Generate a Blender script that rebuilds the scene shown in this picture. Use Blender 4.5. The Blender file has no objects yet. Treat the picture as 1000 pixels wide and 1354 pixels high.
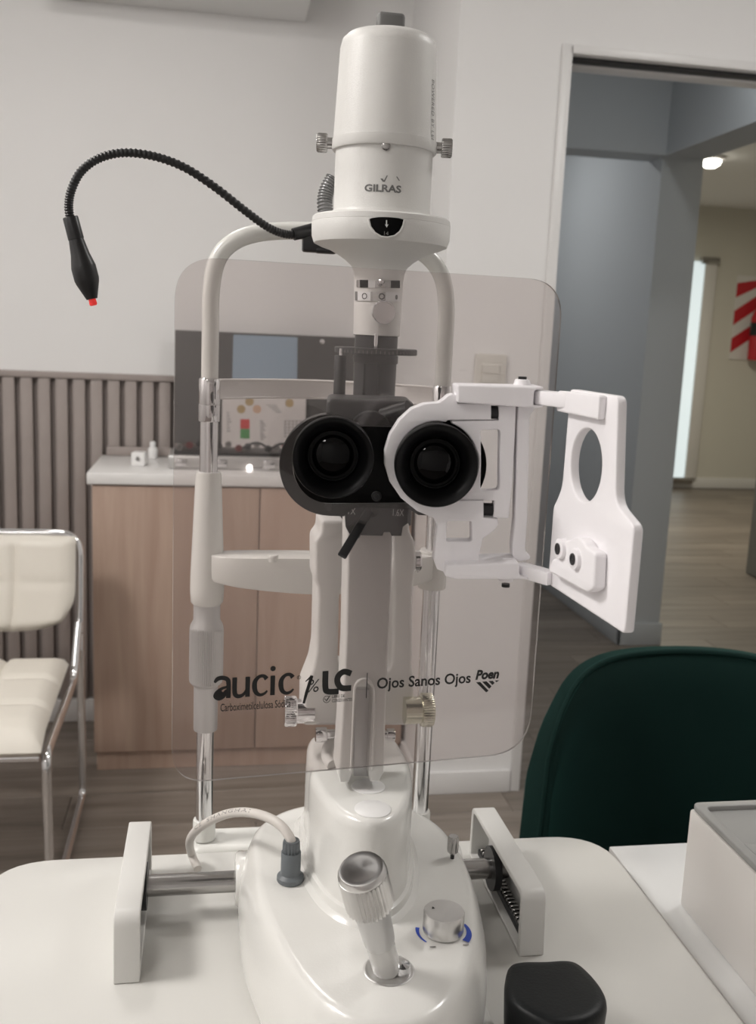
import bpy, bmesh, math, random
import numpy as np
from mathutils import Matrix, Vector

scene = bpy.context.scene
COL = scene.collection
PI = math.pi
rnd = random.Random(7)

# ------------------------------------------------------------------ camera
FPX = 1300.0                       # focal length in pixels of the 1000 x 1354 frame
PITCH, ROLL, YAW = math.radians(10.2), math.radians(2.5), math.radians(10.0)
CAM = np.array([0.0, 0.0, 1.30])
_fh = np.array([math.sin(YAW), math.cos(YAW), 0.0]); _up = np.array([0, 0, 1.0])
F = _fh * math.cos(PITCH) - _up * math.sin(PITCH)
_u0 = _fh * math.sin(PITCH) + _up * math.cos(PITCH)
_r0 = np.array([math.cos(YAW), -math.sin(YAW), 0.0])
R = math.cos(ROLL) * _r0 + math.sin(ROLL) * _u0
U = math.cos(ROLL) * _u0 - math.sin(ROLL) * _r0
cd = bpy.data.cameras.new('camera'); cam = bpy.data.objects.new('camera', cd); COL.objects.link(cam)
cam.matrix_world = Matrix(((R[0], U[0], -F[0], CAM[0]), (R[1], U[1], -F[1], CAM[1]), (R[2], U[2], -F[2], CAM[2]), (0, 0, 0, 1)))
cd.sensor_fit = 'VERTICAL'; cd.sensor_height = 36.0; cd.lens = 36.0 * FPX / 1354.0
cd.clip_start = 0.02
cd.dof.use_dof = True; cd.dof.focus_distance = 0.70; cd.dof.aperture_fstop = 13.5
scene.camera = cam

# ------------------------------------------------------------------ world, exposure
scene.view_settings.view_transform = 'Standard'
scene.view_settings.look = 'None'
scene.view_settings.gamma = 1.0
scene.view_settings.use_curve_mapping = False
scene.view_settings.exposure = -0.32
wd = bpy.data.worlds.new('world'); scene.world = wd; wd.use_nodes = True
wd.node_tree.nodes['Background'].inputs[0].default_value = (0.75, 0.85, 1.0, 1)
wd.node_tree.nodes['Background'].inputs[1].default_value = 0.35
scene.cycles.use_denoising = True
scene.cycles.max_bounces = 14
scene.cycles.transparent_max_bounces = 16
scene.cycles.glossy_bounces = 6
scene.cycles.sample_clamp_indirect = 6.0

# main ceiling lamp first, then added fill lamps: (x, y, watts, size); the round fittings are built further down
LAMPS = [(-1.45, 0.80, 37, 0.62), (-0.45, 1.95, 6.0, 0.42), (-1.15, -1.00, 9.0, 0.42), (1.45, 1.25, 11, 0.42)]
CEIL = 2.60
def area_light(name, loc, watts, size, color, rot=(0, 0, 0), shape='DISK', size_y=None):
    l = bpy.data.lights.new(name, 'AREA'); l.energy = watts; l.shape = shape; l.size = size; l.color = color
    if size_y: l.size_y = size_y
    o = bpy.data.objects.new(name, l); COL.objects.link(o); o.location = loc; o.rotation_euler = rot
    return o
for i, (x, y, w, s) in enumerate(LAMPS):
    area_light('room_or_fill_light', (x, y, CEIL - 0.036), w, s * 0.9, (1.0, 0.965, 0.935) if x < 0 else (1.0, 0.985, 0.965))
# small spots, all but the glowing far-room one added as unseen fill: (x, y, ceiling height, watts, colour)
SPOTS = [(1.10, 4.75, 2.50, 6.2, (1.0, 0.99, 0.97)), (1.55, 3.00, 2.50, 1.6, (0.93, 0.97, 1.0)), (3.30, 6.45, 2.57, 48, (1.0, 0.93, 0.76)), (3.40, 3.60, 2.57, 9, (1.0, 0.95, 0.82))]
for x, y, z, w, c in SPOTS: area_light('spot_or_fill_light', (x, y, z - 0.085), w, 0.10, c)

# ------------------------------------------------------------------ pixel helpers (a pixel gives a direction only)
def ray(x, y): return F + R * ((x - 500) / FPX) - U * ((y - 677) / FPX)
def PF(x, y, d): return CAM + ray(x, y) * d                      # at forward distance d
def PY(x, y, Y): d = ray(x, y); return CAM + d * (Y / d[1])      # on the plane y = Y
def PZ(x, y, Z): d = ray(x, y); return CAM + d * ((Z - CAM[2]) / d[2])
def on_plane(x, y, o, n):
    d = ray(x, y); return CAM + d * (((o - CAM) @ n) / (d @ n))
def on_cyl(x, y, ax, ay, r):                                      # nearest hit on an upright cylinder
    d = ray(x, y); a = d[0]**2 + d[1]**2; b = -2 * (d[0] * ax + d[1] * ay); c = ax*ax + ay*ay - r*r
    disc = max(b*b - 4*a*c, 0.0); return CAM + d * ((-b - math.sqrt(disc)) / (2*a))
class Frame:
    """a local frame: origin, x, y, z unit axes"""
    def __init__(s, o, ex, ey, ez): s.o, s.ex, s.ey, s.ez = [np.array(v, float) for v in (o, ex, ey, ez)]
    def p(s, x, y, z): return s.o + s.ex * x + s.ey * y + s.ez * z
    def mat(s):
        return Matrix(((s.ex[0], s.ey[0], s.ez[0], s.o[0]), (s.ex[1], s.ey[1], s.ez[1], s.o[1]), (s.ex[2], s.ey[2], s.ez[2], s.o[2]), (0, 0, 0, 1)))
    def uv(s, x, y):                                              # pixel -> (u, v) in the plane of ex, ey
        P = on_plane(x, y, s.o, s.ez); return ((P - s.o) @ s.ex, (P - s.o) @ s.ey)
def upright(o, yaw_deg):                                          # u to the right, v up, normal towards the camera
    a = math.radians(yaw_deg); ex = np.array([math.cos(a), math.sin(a), 0]); return Frame(o, ex, (0, 0, 1), (math.sin(a), -math.cos(a), 0))

# ------------------------------------------------------------------ materials
MATS = {}
def nodes_of(m):
    nt = m.node_tree; return nt, nt.nodes['Principled BSDF']
def mat(name, col, rough=0.5, metal=0.0, spec=0.5, coat=0.0, bump=None, noise=None, emit=None, aniso=0.0):
    """bump=(scale, strength); noise=(scale, amount) a slight unevenness of the colour"""
    m = bpy.data.materials.new(name); m.use_nodes = True; nt, b = nodes_of(m)
    b.inputs['Base Color'].default_value = (*col, 1); b.inputs['Roughness'].default_value = rough
    b.inputs['Metallic'].default_value = metal; b.inputs['Specular IOR Level'].default_value = spec
    b.inputs['Coat Weight'].default_value = coat; b.inputs['Coat Roughness'].default_value = 0.12
    if aniso: b.inputs['Anisotropic'].default_value = aniso
    tc = nt.nodes.new('ShaderNodeTexCoord')
    if bump:
        n = nt.nodes.new('ShaderNodeTexNoise'); n.inputs['Scale'].default_value = bump[0]; n.inputs['Detail'].default_value = 3
        bp = nt.nodes.new('ShaderNodeBump'); bp.inputs['Strength'].default_value = bump[1]; bp.inputs['Distance'].default_value = 0.002
        nt.links.new(tc.outputs['Object'], n.inputs['Vector']); nt.links.new(n.outputs['Fac'], bp.inputs['Height']); nt.links.new(bp.outputs['Normal'], b.inputs['Normal'])
    if noise:
        n = nt.nodes.new('ShaderNodeTexNoise'); n.inputs['Scale'].default_value = noise[0]; n.inputs['Detail'].default_value = 4
        r = nt.nodes.new('ShaderNodeValToRGB'); a = noise[1]
        r.color_ramp.elements[0].position = 0.3; r.color_ramp.elements[1].position = 0.7
        r.color_ramp.elements[0].color = (*[c * (1 - a) for c in col], 1); r.color_ramp.elements[1].color = (*[min(1, c * (1 + a)) for c in col], 1)
        nt.links.new(tc.outputs['Object'], n.inputs['Vector']); nt.links.new(n.outputs['Fac'], r.inputs['Fac']); nt.links.new(r.outputs['Color'], b.inputs['Base Color'])
    if emit:
        b.inputs['Emission Color'].default_value = (*emit[0], 1); b.inputs['Emission Strength'].default_value = emit[1]
    MATS[name] = m; return m
mat('lamp_white', (0.755, 0.745, 0.72), 0.42, bump=(900, 0.10), noise=(14, 0.015))
mat('body_white', (0.74, 0.73, 0.70), 0.22, coat=0.25, bump=(700, 0.05))
mat('table_white', (0.65, 0.64, 0.61), 0.38, noise=(6, 0.012))
mat('cover_white', (0.68, 0.67, 0.645), 0.38)
mat('desk_white', (0.80, 0.80, 0.79), 0.14, noise=(5, 0.01))
mat('box_white', (0.88, 0.85, 0.82), 0.30)
mat('lid_grey', (0.36, 0.36, 0.35), 0.38)
mat('tube_white', (0.76, 0.755, 0.72), 0.26, coat=0.2)
mat('chrome', (0.80, 0.80, 0.81), 0.07, 1.0)
mat('steel', (0.46, 0.45, 0.44), 0.22, 1.0)
mat('alu', (0.70, 0.69, 0.68), 0.30, 1.0, aniso=0.4)
mat('alu_matt', (0.58, 0.575, 0.57), 0.38, 0.55)
mat('alu_warm_glint', (0.72, 0.70, 0.58), 0.25, 1.0)  # aluminium, with a gold-ish highlight put into its base colour
mat('band_grey', (0.66, 0.63, 0.61), 0.45)
mat('black_gloss', (0.002, 0.002, 0.0022), 0.25, spec=0.10)
mat('black_plastic', (0.012, 0.012, 0.013), 0.36)
mat('black_rubber', (0.0030, 0.0030, 0.0034), 0.40, spec=0.16)
mat('scope_grey', (0.030, 0.030, 0.031), 0.38)
mat('scope_dark', (0.016, 0.016, 0.017), 0.42)
mat('tab_grey', (0.17, 0.17, 0.165), 0.5)
mat('grey_plug', (0.13, 0.145, 0.155), 0.45)
mat('cable_white', (0.68, 0.64, 0.60), 0.40)
mat('hose_grey', (0.25, 0.25, 0.25), 0.35, 0.4)
mat('red_tip', (0.75, 0.03, 0.03), 0.25, emit=((1, 0.05, 0.04), 0.35))
mat('lens', (0.0008, 0.0008, 0.001), 0.03, spec=0.18)
mat('ink', (0.008, 0.008, 0.008), 0.5)
mat('print_grey', (0.22, 0.21, 0.20), 0.4)
mat('print_light', (0.75, 0.75, 0.75), 0.4)
mat('print_blue', (0.02, 0.06, 0.40), 0.4)
mat('label_white', (0.80, 0.80, 0.80), 0.3)
mat('label_silver', (0.55, 0.55, 0.54), 0.22, 0.8)
mat('disc_white', (0.82, 0.81, 0.80), 0.35)
mat('puck', (0.006, 0.0072, 0.0078), 0.42, spec=0.25, bump=(500, 0.08))
mat('wall_paint', (0.82, 0.812, 0.805), 0.85, bump=(300, 0.06), noise=(2.5, 0.01))
mat('hall_paint', (0.50, 0.53, 0.56), 0.85, bump=(300, 0.05))
mat('far_paint', (0.62, 0.60, 0.54), 0.85)
mat('ceiling_paint', (0.88, 0.875, 0.865), 0.9)
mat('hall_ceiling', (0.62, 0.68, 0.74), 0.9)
mat('trim_white', (0.74, 0.73, 0.72), 0.35)
mat('slat_taupe', (0.33, 0.285, 0.265), 0.55, noise=(9, 0.05))
mat('slat_back', (0.24, 0.205, 0.19), 0.7)
mat('counter_white', (0.78, 0.765, 0.75), 0.3)
mat('board_dark', (0.075, 0.073, 0.070), 0.32)
mat('plain_blue', (0.28, 0.36, 0.44), 0.6)
mat('paper', (0.66, 0.62, 0.60), 0.6)
mat('dark_red', (0.16, 0.02, 0.02), 0.4)
mat('red', (0.55, 0.05, 0.05), 0.45)
mat('green', (0.06, 0.25, 0.07), 0.5)
mat('ochre', (0.42, 0.30, 0.14), 0.6)
mat('peach', (0.58, 0.38, 0.26), 0.6)
mat('case_alu', (0.50, 0.49, 0.48), 0.35, 0.6)
mat('leather', (0.72, 0.68, 0.61), 0.45, bump=(160, 0.12))
mat('ac_white', (0.72, 0.72, 0.71), 0.35)
mat('dark_slot', (0.03, 0.03, 0.03), 0.5)
mat('stripe_red', (0.50, 0.02, 0.03), 0.4)
mat('stripe_white', (0.70, 0.68, 0.66), 0.4)
mat('switch_white', (0.70, 0.68, 0.63), 0.3)
mat('lamp_glow', (1, 1, 1), 0.5, emit=((1, 0.97, 0.92), 9.0))
mat('spot_glow', (1, 1, 1), 0.5, emit=((1, 0.95, 0.82), 12.0))
mat('day_glass', (0.8, 0.85, 0.86), 0.3, emit=((0.82, 0.96, 1.0), 0.75))
mat('counter_grey', (0.33, 0.33, 0.32), 0.6)
mat('leg_black', (0.01, 0.01, 0.01), 0.4)

def wave_wood(name, c1, c2, scale, rough, along='X', vary=0.0, bump=0.05):
    m = bpy.data.materials.new(name); m.use_nodes = True; nt, b = nodes_of(m)
    b.inputs['Roughness'].default_value = rough
    tc = nt.nodes.new('ShaderNodeTexCoord'); mp = nt.nodes.new('ShaderNodeMapping'); oi = nt.nodes.new('ShaderNodeObjectInfo')
    s = {'X': (0.9, 14, 14), 'Z': (14, 14, 0.9)}[along]; mp.inputs['Scale'].default_value = [v * scale for v in s]
    off = nt.nodes.new('ShaderNodeVectorMath'); off.operation = 'MULTIPLY_ADD'
    cmb = nt.nodes.new('ShaderNodeCombineXYZ')
    for k in range(3): nt.links.new(oi.outputs['Random'], cmb.inputs[k])
    off.inputs[1].default_value = (37, 53, 71)
    nt.links.new(cmb.outputs[0], off.inputs[0]); nt.links.new(tc.outputs['Object'], off.inputs[2])
    nt.links.new(off.outputs[0], mp.inputs['Vector'])
    n = nt.nodes.new('ShaderNodeTexNoise'); n.inputs['Scale'].default_value = 1.6; n.inputs['Detail'].default_value = 6; n.inputs['Roughness'].default_value = 0.62
    n.inputs['Distortion'].default_value = 0.6
    nt.links.new(mp.outputs['Vector'], n.inputs['Vector'])
    r = nt.nodes.new('ShaderNodeValToRGB'); r.color_ramp.elements[0].position = 0.30; r.color_ramp.elements[1].position = 0.72
    r.color_ramp.elements[0].color = (*c1, 1); r.color_ramp.elements[1].color = (*c2, 1)
    nt.links.new(n.outputs['Fac'], r.inputs['Fac'])
    hsv = nt.nodes.new('ShaderNodeHueSaturation')
    mr = nt.nodes.new('ShaderNodeMapRange'); mr.inputs['To Min'].default_value = 1 - vary; mr.inputs['To Max'].default_value = 1 + vary
    nt.links.new(oi.outputs['Random'], mr.inputs['Value']); nt.links.new(mr.outputs[0], hsv.inputs['Value'])
    nt.links.new(r.outputs['Color'], hsv.inputs['Color']); nt.links.new(hsv.outputs['Color'], b.inputs['Base Color'])
    bp = nt.nodes.new('ShaderNodeBump'); bp.inputs['Strength'].default_value = bump; bp.inputs['Distance'].default_value = 0.003
    nt.links.new(n.outputs['Fac'], bp.inputs['Height']); nt.links.new(bp.outputs['Normal'], b.inputs['Normal'])
    MATS[name] = m
wave_wood('plank_wood', (0.15, 0.125, 0.105), (0.29, 0.25, 0.215), 1.0, 0.42, 'X', 0.14)
wave_wood('cabinet_wood', (0.38, 0.262, 0.205), (0.48, 0.355, 0.28), 1.1, 0.5, 'Z', 0.04, 0.02)

def printed_plastic():                                            # fine printed layers
    m = bpy.data.materials.new('printed_white'); m.use_nodes = True; nt, b = nodes_of(m)
    b.inputs['Base Color'].default_value = (0.93, 0.905, 0.925, 1); b.inputs['Roughness'].default_value = 0.42
    b.inputs['Subsurface Weight'].default_value = 0.0
    tc = nt.nodes.new('ShaderNodeTexCoord'); w = nt.nodes.new('ShaderNodeTexWave'); w.inputs['Scale'].default_value = 420; w.bands_direction = 'X'
    w.inputs['Distortion'].default_value = 0.4
    bp = nt.nodes.new('ShaderNodeBump'); bp.inputs['Strength'].default_value = 0.10; bp.inputs['Distance'].default_value = 0.0004
    nt.links.new(tc.outputs['Object'], w.inputs['Vector']); nt.links.new(w.outputs['Fac'], bp.inputs['Height']); nt.links.new(bp.outputs['Normal'], b.inputs['Normal'])
    MATS['printed_white'] = m
printed_plastic()
def velvet():
    m = bpy.data.materials.new('velvet'); m.use_nodes = True; nt, b = nodes_of(m)
    b.inputs['Base Color'].default_value = (0.003, 0.017, 0.014, 1); b.inputs['Roughness'].default_value = 0.8
    b.inputs['Sheen Weight'].default_value = 0.30; b.inputs['Sheen Roughness'].default_value = 0.35; b.inputs['Sheen Tint'].default_value = (0.10, 0.45, 0.38, 1)
    b.inputs['Specular IOR Level'].default_value = 0.15
    MATS['velvet'] = m
velvet()
def acrylic():                                                    # a clear sheet; its pale film is dust plus painted-in room reflection
    m = bpy.data.materials.new('acrylic'); m.use_nodes = True; nt = m.node_tree; nt.nodes.remove(nt.nodes['Principled BSDF'])
    out = nt.nodes['Material Output']
    tr = nt.nodes.new('ShaderNodeBsdfTransparent'); tr.inputs[0].default_value = (0.945, 0.922, 0.917, 1)
    gl = nt.nodes.new('ShaderNodeBsdfGlossy'); gl.inputs['Roughness'].default_value = 0.05
    df = nt.nodes.new('ShaderNodeBsdfDiffuse'); df.inputs[0].default_value = (0.80, 0.74, 0.72, 1)
    fr = nt.nodes.new('ShaderNodeFresnel'); fr.inputs['IOR'].default_value = 1.45
    m1 = nt.nodes.new('ShaderNodeMixShader'); m1.inputs[0].default_value = 0.062
    m2 = nt.nodes.new('ShaderNodeMixShader')
    nt.links.new(tr.outputs[0], m1.inputs[1]); nt.links.new(df.outputs[0], m1.inputs[2])
    nt.links.new(fr.outputs[0], m2.inputs[0]); nt.links.new(m1.outputs[0], m2.inputs[1]); nt.links.new(gl.outputs[0], m2.inputs[2])
    nt.links.new(m2.outputs[0], out.inputs['Surface']); MATS['acrylic'] = m
    e = bpy.data.materials.new('acrylic_edge'); e.use_nodes = True; nt, b = nodes_of(e)
    b.inputs['Base Color'].default_value = (0.75, 0.75, 0.74, 1); b.inputs['Roughness'].default_value = 0.15; b.inputs['Transmission Weight'].default_value = 0.45
    MATS['acrylic_edge'] = e
acrylic()
def clear_sleeve():
    m = bpy.data.materials.new('clear_sleeve'); m.use_nodes = True; nt, b = nodes_of(m)
    b.inputs['Base Color'].default_value = (0.78, 0.77, 0.75, 1); b.inputs['Roughness'].default_value = 0.12; b.inputs['Transmission Weight'].default_value = 0.35
    MATS['clear_sleeve'] = m
clear_sleeve()

# ------------------------------------------------------------------ objects
WLOC = {}
def empty(name, loc, label=None, cat=None, group=None, kind=None):
    o = bpy.data.objects.new(name, None); COL.objects.link(o); o.location = [float(v) for v in loc]; o.empty_display_size = 0.05
    WLOC[o.name] = Vector(o.location); tag(o, label, cat, group, kind); return o
def tag(o, label=None, cat=None, group=None, kind=None):
    if label: o['label'] = label
    if cat: o['category'] = cat
    if group: o['group'] = group
    if kind: o['kind'] = kind
    return o
def attach(o, parent):
    if parent is not None:
        o.parent = parent; o.location = WLOC[o.name] - WLOC[parent.name]
def add_mesh(name, me, m, parent=None, label=None, smooth=40, origin=None):
    """link a mesh whose vertices are in world coordinates; its origin goes to the middle of its base"""
    n = len(me.vertices); co = np.empty(n * 3, np.float32); me.vertices.foreach_get('co', co); co = co.reshape(-1, 3)
    lo, hi = co.min(0), co.max(0)
    c = np.array([(lo[0] + hi[0]) / 2, (lo[1] + hi[1]) / 2, lo[2]]) if origin is None else np.array(origin)
    me.vertices.foreach_set('co', (co - c).astype(np.float32).ravel()); me.update()
    if smooth:
        me.polygons.foreach_set('use_smooth', [True] * len(me.polygons)); me.set_sharp_from_angle(angle=math.radians(smooth))
    ms = m if isinstance(m, (list, tuple)) else [m]
    if not me.materials:
        for k in ms: me.materials.append(MATS[k])
    o = bpy.data.objects.new(name, me); COL.objects.link(o); o.location = [float(v) for v in c]
    WLOC[o.name] = Vector(o.location); attach(o, parent)
    if label: o['label'] = label
    return o
class MB:
    def __init__(s): s.v, s.f = [], []
    def add(s, vs, fs):
        b = len(s.v); s.v += [tuple(float(c) for c in p) for p in vs]; s.f += [tuple(b + i for i in f) for f in fs]; return s
    def box(s, lo, hi, r=0.0, seg=2, fr=None):
        bm = bmesh.new(); bmesh.ops.create_cube(bm, size=1.0)
        lo, hi = np.array(lo, float), np.array(hi, float)
        for v in bm.verts: v.co = Vector((lo + hi) / 2 + np.array(v.co) * (hi - lo))
        if r > 0: bmesh.ops.bevel(bm, geom=list(bm.edges), offset=min(r, 0.49 * float((hi - lo).min())), segments=seg, profile=0.5, affect='EDGES')
        bm.verts.index_update(); P = [np.array(v.co) for v in bm.verts]
        if fr is not None: P = [fr.p(*q) for q in P]
        s.add(P, [[v.index for v in f.verts] for f in bm.faces]); bm.free(); return s
    def lathe(s, prof, o, axis=(0, 0, 1), seg=40, knurl=None):
        """prof: list of (radius, distance along axis); knurl=(i0, i1, teeth, depth)"""
        a = np.array(axis, float); a /= np.linalg.norm(a); t = np.array([1, 0, 0]) if abs(a[0]) < .9 else np.array([0, 1, 0])
        e1 = np.cross(a, t); e1 /= np.linalg.norm(e1); e2 = np.cross(a, e1); o = np.array(o, float)
        b = len(s.v); n = len(prof)
        for i, (r, h) in enumerate(prof):
            for k in range(seg):
                q = 2 * PI * k / seg; rr = r
                if knurl and knurl[0] <= i <= knurl[1]: rr = r - (knurl[3] if k % 2 else 0)
                s.v.append(tuple(o + a * h + (e1 * math.cos(q) + e2 * math.sin(q)) * max(rr, 1e-5)))
        for i in range(n - 1):
            for k in range(seg):
                k2 = (k + 1) % seg; s.f.append((b + i*seg + k, b + i*seg + k2, b + (i+1)*seg + k2, b + (i+1)*seg + k))
        if prof[0][0] > 1e-4: s.f.append(tuple(b + k for k in range(seg))[::-1])
        if prof[-1][0] > 1e-4: s.f.append(tuple(b + (n-1)*seg + k for k in range(seg)))
        return s
    def tube(s, pts, rad, seg=14, cap=True):
        pts = [np.array(p, float) for p in pts]; n = len(pts); rad = rad if hasattr(rad, '__len__') else [rad] * n
        b = len(s.v); prev = None
        for i, p in enumerate(pts):
            t = pts[min(i+1, n-1)] - pts[max(i-1, 0)]; t /= np.linalg.norm(t)
            if prev is None:
                g = np.array([0, 0, 1.0]) if abs(t[2]) < .9 else np.array([0, 1.0, 0]); prev = np.cross(t, g)
            e1 = prev - t * (prev @ t); e1 /= np.linalg.norm(e1); e2 = np.cross(t, e1); prev = e1
            for k in range(seg):
                q = 2 * PI * k / seg; s.v.append(tuple(p + (e1 * math.cos(q) + e2 * math.sin(q)) * rad[i]))
        for i in range(n - 1):
            for k in range(seg):
                k2 = (k + 1) % seg; s.f.append((b + i*seg + k, b + i*seg + k2, b + (i+1)*seg + k2, b + (i+1)*seg + k))
        if cap: s.f.append(tuple(b + k for k in range(seg))[::-1]); s.f.append(tuple(b + (n-1)*seg + k for k in range(seg)))
        return s
    def loft(s, rings, cap=True):
        b = len(s.v); n = len(rings[0])
        for r in rings: s.v += [tuple(float(c) for c in p) for p in r]
        for i in range(len(rings) - 1):
            for k in range(n):
                k2 = (k + 1) % n; s.f.append((b + i*n + k, b + i*n + k2, b + (i+1)*n + k2, b + (i+1)*n + k))
        if cap: s.f.append(tuple(b + k for k in range(n))[::-1]); s.f.append(tuple(b + (len(rings)-1)*n + k for k in range(n)))
        return s
    def mesh(s, name):
        me = bpy.data.meshes.new(name); me.from_pydata(s.v, [], s.f)
        bm = bmesh.new(); bm.from_mesh(me); bmesh.ops.recalc_face_normals(bm, faces=bm.faces); bm.to_mesh(me); bm.free(); return me
    def build(s, name, m, parent=None, label=None, smooth=40): return add_mesh(name, s.mesh(name), m, parent, label, smooth)
def catmull(pts, n=8, closed=False):
    P = [np.array(p, float) for p in pts]; out = []; N = len(P)
    for i in range(N if closed else N - 1):
        g = (lambda k: P[k % N]) if closed else (lambda k: P[min(max(k, 0), N-1)])
        p0, p1, p2, p3 = g(i-1), g(i), g(i+1), g(i+2)
        for k in range(n):
            t = k / n; out.append(0.5 * ((2*p1) + (p2-p0)*t + (2*p0-5*p1+4*p2-p3)*t*t + (3*p1-p0-3*p2+p3)*t**3))
    if not closed: out.append(P[-1])
    return out
def round_poly(pts, r, n=5):
    """round the corners of a closed 2D polygon"""
    P = [np.array(p, float) for p in pts]; N = len(P); out = []
    rr = r if hasattr(r, '__len__') else [r] * N
    for i in range(N):
        a, b, c = P[i-1], P[i], P[(i+1) % N]; d1 = a - b; d2 = c - b; l1, l2 = np.linalg.norm(d1), np.linalg.norm(d2)
        q = min(rr[i], l1 * .49, l2 * .49)
        if q < 1e-6: out.append(b); continue
        s, e = b + d1 / l1 * q, b + d2 / l2 * q
        for k in range(n + 1):
            t = k / n; out.append((1-t)**2 * s + 2*t*(1-t) * b + t*t * e)
    return out
def circle(cx, cy, r, n=40, ry=None): return [(cx + r * math.cos(2*PI*k/n), cy + (ry or r) * math.sin(2*PI*k/n)) for k in range(n)]
def curve_mesh(cu, M):
    o = bpy.data.objects.new('tmp', cu); COL.objects.link(o)
    dg = bpy.context.evaluated_depsgraph_get(); me = bpy.data.meshes.new_from_object(o.evaluated_get(dg))
    bpy.data.objects.remove(o); bpy.data.curves.remove(cu)
    me.transform(M); me.materials.clear(); return me
def plate_mesh(loops, thick, fr, bevel=0.0, z0=None, res=2):
    """outline (and holes) in the plane of the frame, extruded from -thick to 0 along its normal"""
    cu = bpy.data.curves.new('tmp', 'CURVE'); cu.dimensions = '2D'; cu.fill_mode = 'BOTH'
    for L in loops:
        sp = cu.splines.new('POLY'); sp.points.add(len(L) - 1)
        for i, q in enumerate(L): sp.points[i].co = (float(q[0]), float(q[1]), 0, 1)
        sp.use_cyclic_u = True
    cu.extrude = max(thick / 2 - bevel, 1e-5); cu.bevel_depth = bevel; cu.bevel_resolution = res; cu.offset = -bevel
    return curve_mesh(cu, fr.mat() @ Matrix.Translation((0, 0, -thick / 2)))
def plate(name, loops, thick, fr, m, parent=None, bevel=0.0, label=None, smooth=35):
    me = plate_mesh(loops, thick, fr, bevel)
    bm = bmesh.new(); bm.from_mesh(me); bmesh.ops.remove_doubles(bm, verts=bm.verts, dist=1e-6); bm.to_mesh(me); bm.free()
    return add_mesh(name, me, m, parent, label, smooth)
def text_mesh(txt, bold=0.0, shear=0.0, spacing=1.0, align='LEFT'):
    """flat lettering, normalised so that its bounding box is (0, 0) - (1, 1); returns mesh"""
    cu = bpy.data.curves.new('tmp', 'FONT'); cu.body = txt; cu.size = 1; cu.offset = bold; cu.shear = shear; cu.space_character = spacing; cu.resolution_u = 3
    cu.align_x = align; cu.space_line = 0.9
    return curve_mesh(cu, Matrix.Identity(4))
def text(name, txt, fr, box, m, parent, bold=0.0, shear=0.0, spacing=1.0, lift=0.0002, fn=None, label=None):
    me = text_mesh(txt, bold, shear, spacing); u0, v0, u1, v1 = box
    co = np.array([v.co[:] for v in me.vertices]); lo, hi = co.min(0), co.max(0)
    for v in me.vertices:
        u = u0 + (v.co.x - lo[0]) / (hi[0] - lo[0]) * (u1 - u0); w = v0 + (v.co.y - lo[1]) / (hi[1] - lo[1]) * (v1 - v0)
        v.co = Vector(fn(u, w) if fn else fr.p(u, w, lift))
    return add_mesh(name, me, m, parent, label, 0)
def ribbon(pts, widths):
    P = [np.array(p, float) for p in pts]; n = len(P); widths = widths if hasattr(widths, '__len__') else [widths] * n
    L, Rr = [], []
    for i in range(n):
        t = P[min(i+1, n-1)] - P[max(i-1, 0)]; t = t / (np.linalg.norm(t) + 1e-12); nn = np.array([-t[1], t[0]])
        L.append(P[i] + nn * widths[i] / 2); Rr.append(P[i] - nn * widths[i] / 2)
    return L, Rr
class Flat:
    """flat print in a frame"""
    def __init__(s): s.mb = MB()
    def poly(s, pts, fr, lift=0.0002): s.mb.add([fr.p(p[0], p[1], lift) for p in pts], [tuple(range(len(pts)))]); return s
    def rib(s, pts, w, fr, lift=0.0002):
        L, Rr = ribbon(pts, w); n = len(L)
        s.mb.add([fr.p(p[0], p[1], lift) for p in L + Rr], [(i, i+1, n+i+1, n+i) for i in range(n-1)]); return s
    def build(s, name, m, parent, label=None): return s.mb.build(name, m, parent, label, 0)
def box_obj(name, lo, hi, m, parent=None, r=0.0, label=None, cat=None, kind=None, seg=2, group=None):
    o = MB().box(lo, hi, r, seg).build(name, m, parent, label, 40); tag(o, None, cat, group, kind); return o

# ================================================================== the setting
def struct(name, boxes, m, label, cat, smooth=30):
    mb = MB()
    for b in boxes: mb.box(*b)
    o = mb.build(name, m, None, label, smooth); tag(o, None, cat, None, 'structure'); return o
WH = 2.60
floor = struct('floor', [((-1.95, -2.0, -0.06), (6.0, 8.75, -0.010))], 'slat_back', 'grey-brown wood plank floor running through the rooms', 'floor')
PW, PL = 0.19, 1.22
pm = MB().box((-PL/2 + .0008, -PW/2 + .0008, -0.0095), (PL/2 - .0008, PW/2 - .0008, 0.0), 0.0012, 1).mesh('plank')
pm.materials.append(MATS['plank_wood'])
row = 0; y = -0.10
while y < 8.6:
    x = -1.9 + PL / 2 - (0.41 * row % 1.0) * PL
    while x - PL / 2 < 5.2:
        inroom = (x + PL/2 > -1.5 and x - PL/2 < 2.1 and y < 3.3) or (x + PL/2 > 0.7 and x - PL/2 < 1.9 and y < 6.2) or (x - PL/2 > 1.0 and y > 2.6 and x < 0.62 * y + 1.3)
        if inroom:
            o = bpy.data.objects.new('plank', pm); COL.objects.link(o); o.location = (x, y, 0.0); WLOC[o.name] = Vector(o.location); attach(o, floor)
        x += PL
    y += PW; row += 1
BY, DY = 3.22, 2.59
wall_back = struct('wall_back', [((-1.8, BY, 0), (0.61, BY + .12, WH))], 'wall_paint', 'pale grey back wall above a taupe slatted panel', 'wall')
struct('wall_door', [((0.61, DY, 0), (0.905, DY + .12, WH)), ((0.61, DY + .12, 0), (0.73, 6.3, WH)), ((0.905, DY, 2.036), (1.75, DY + .12, WH)), ((1.75, DY, 0), (2.10, DY + .12, WH))],
       'wall_paint', 'white wall holding the open doorway', 'wall')
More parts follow.
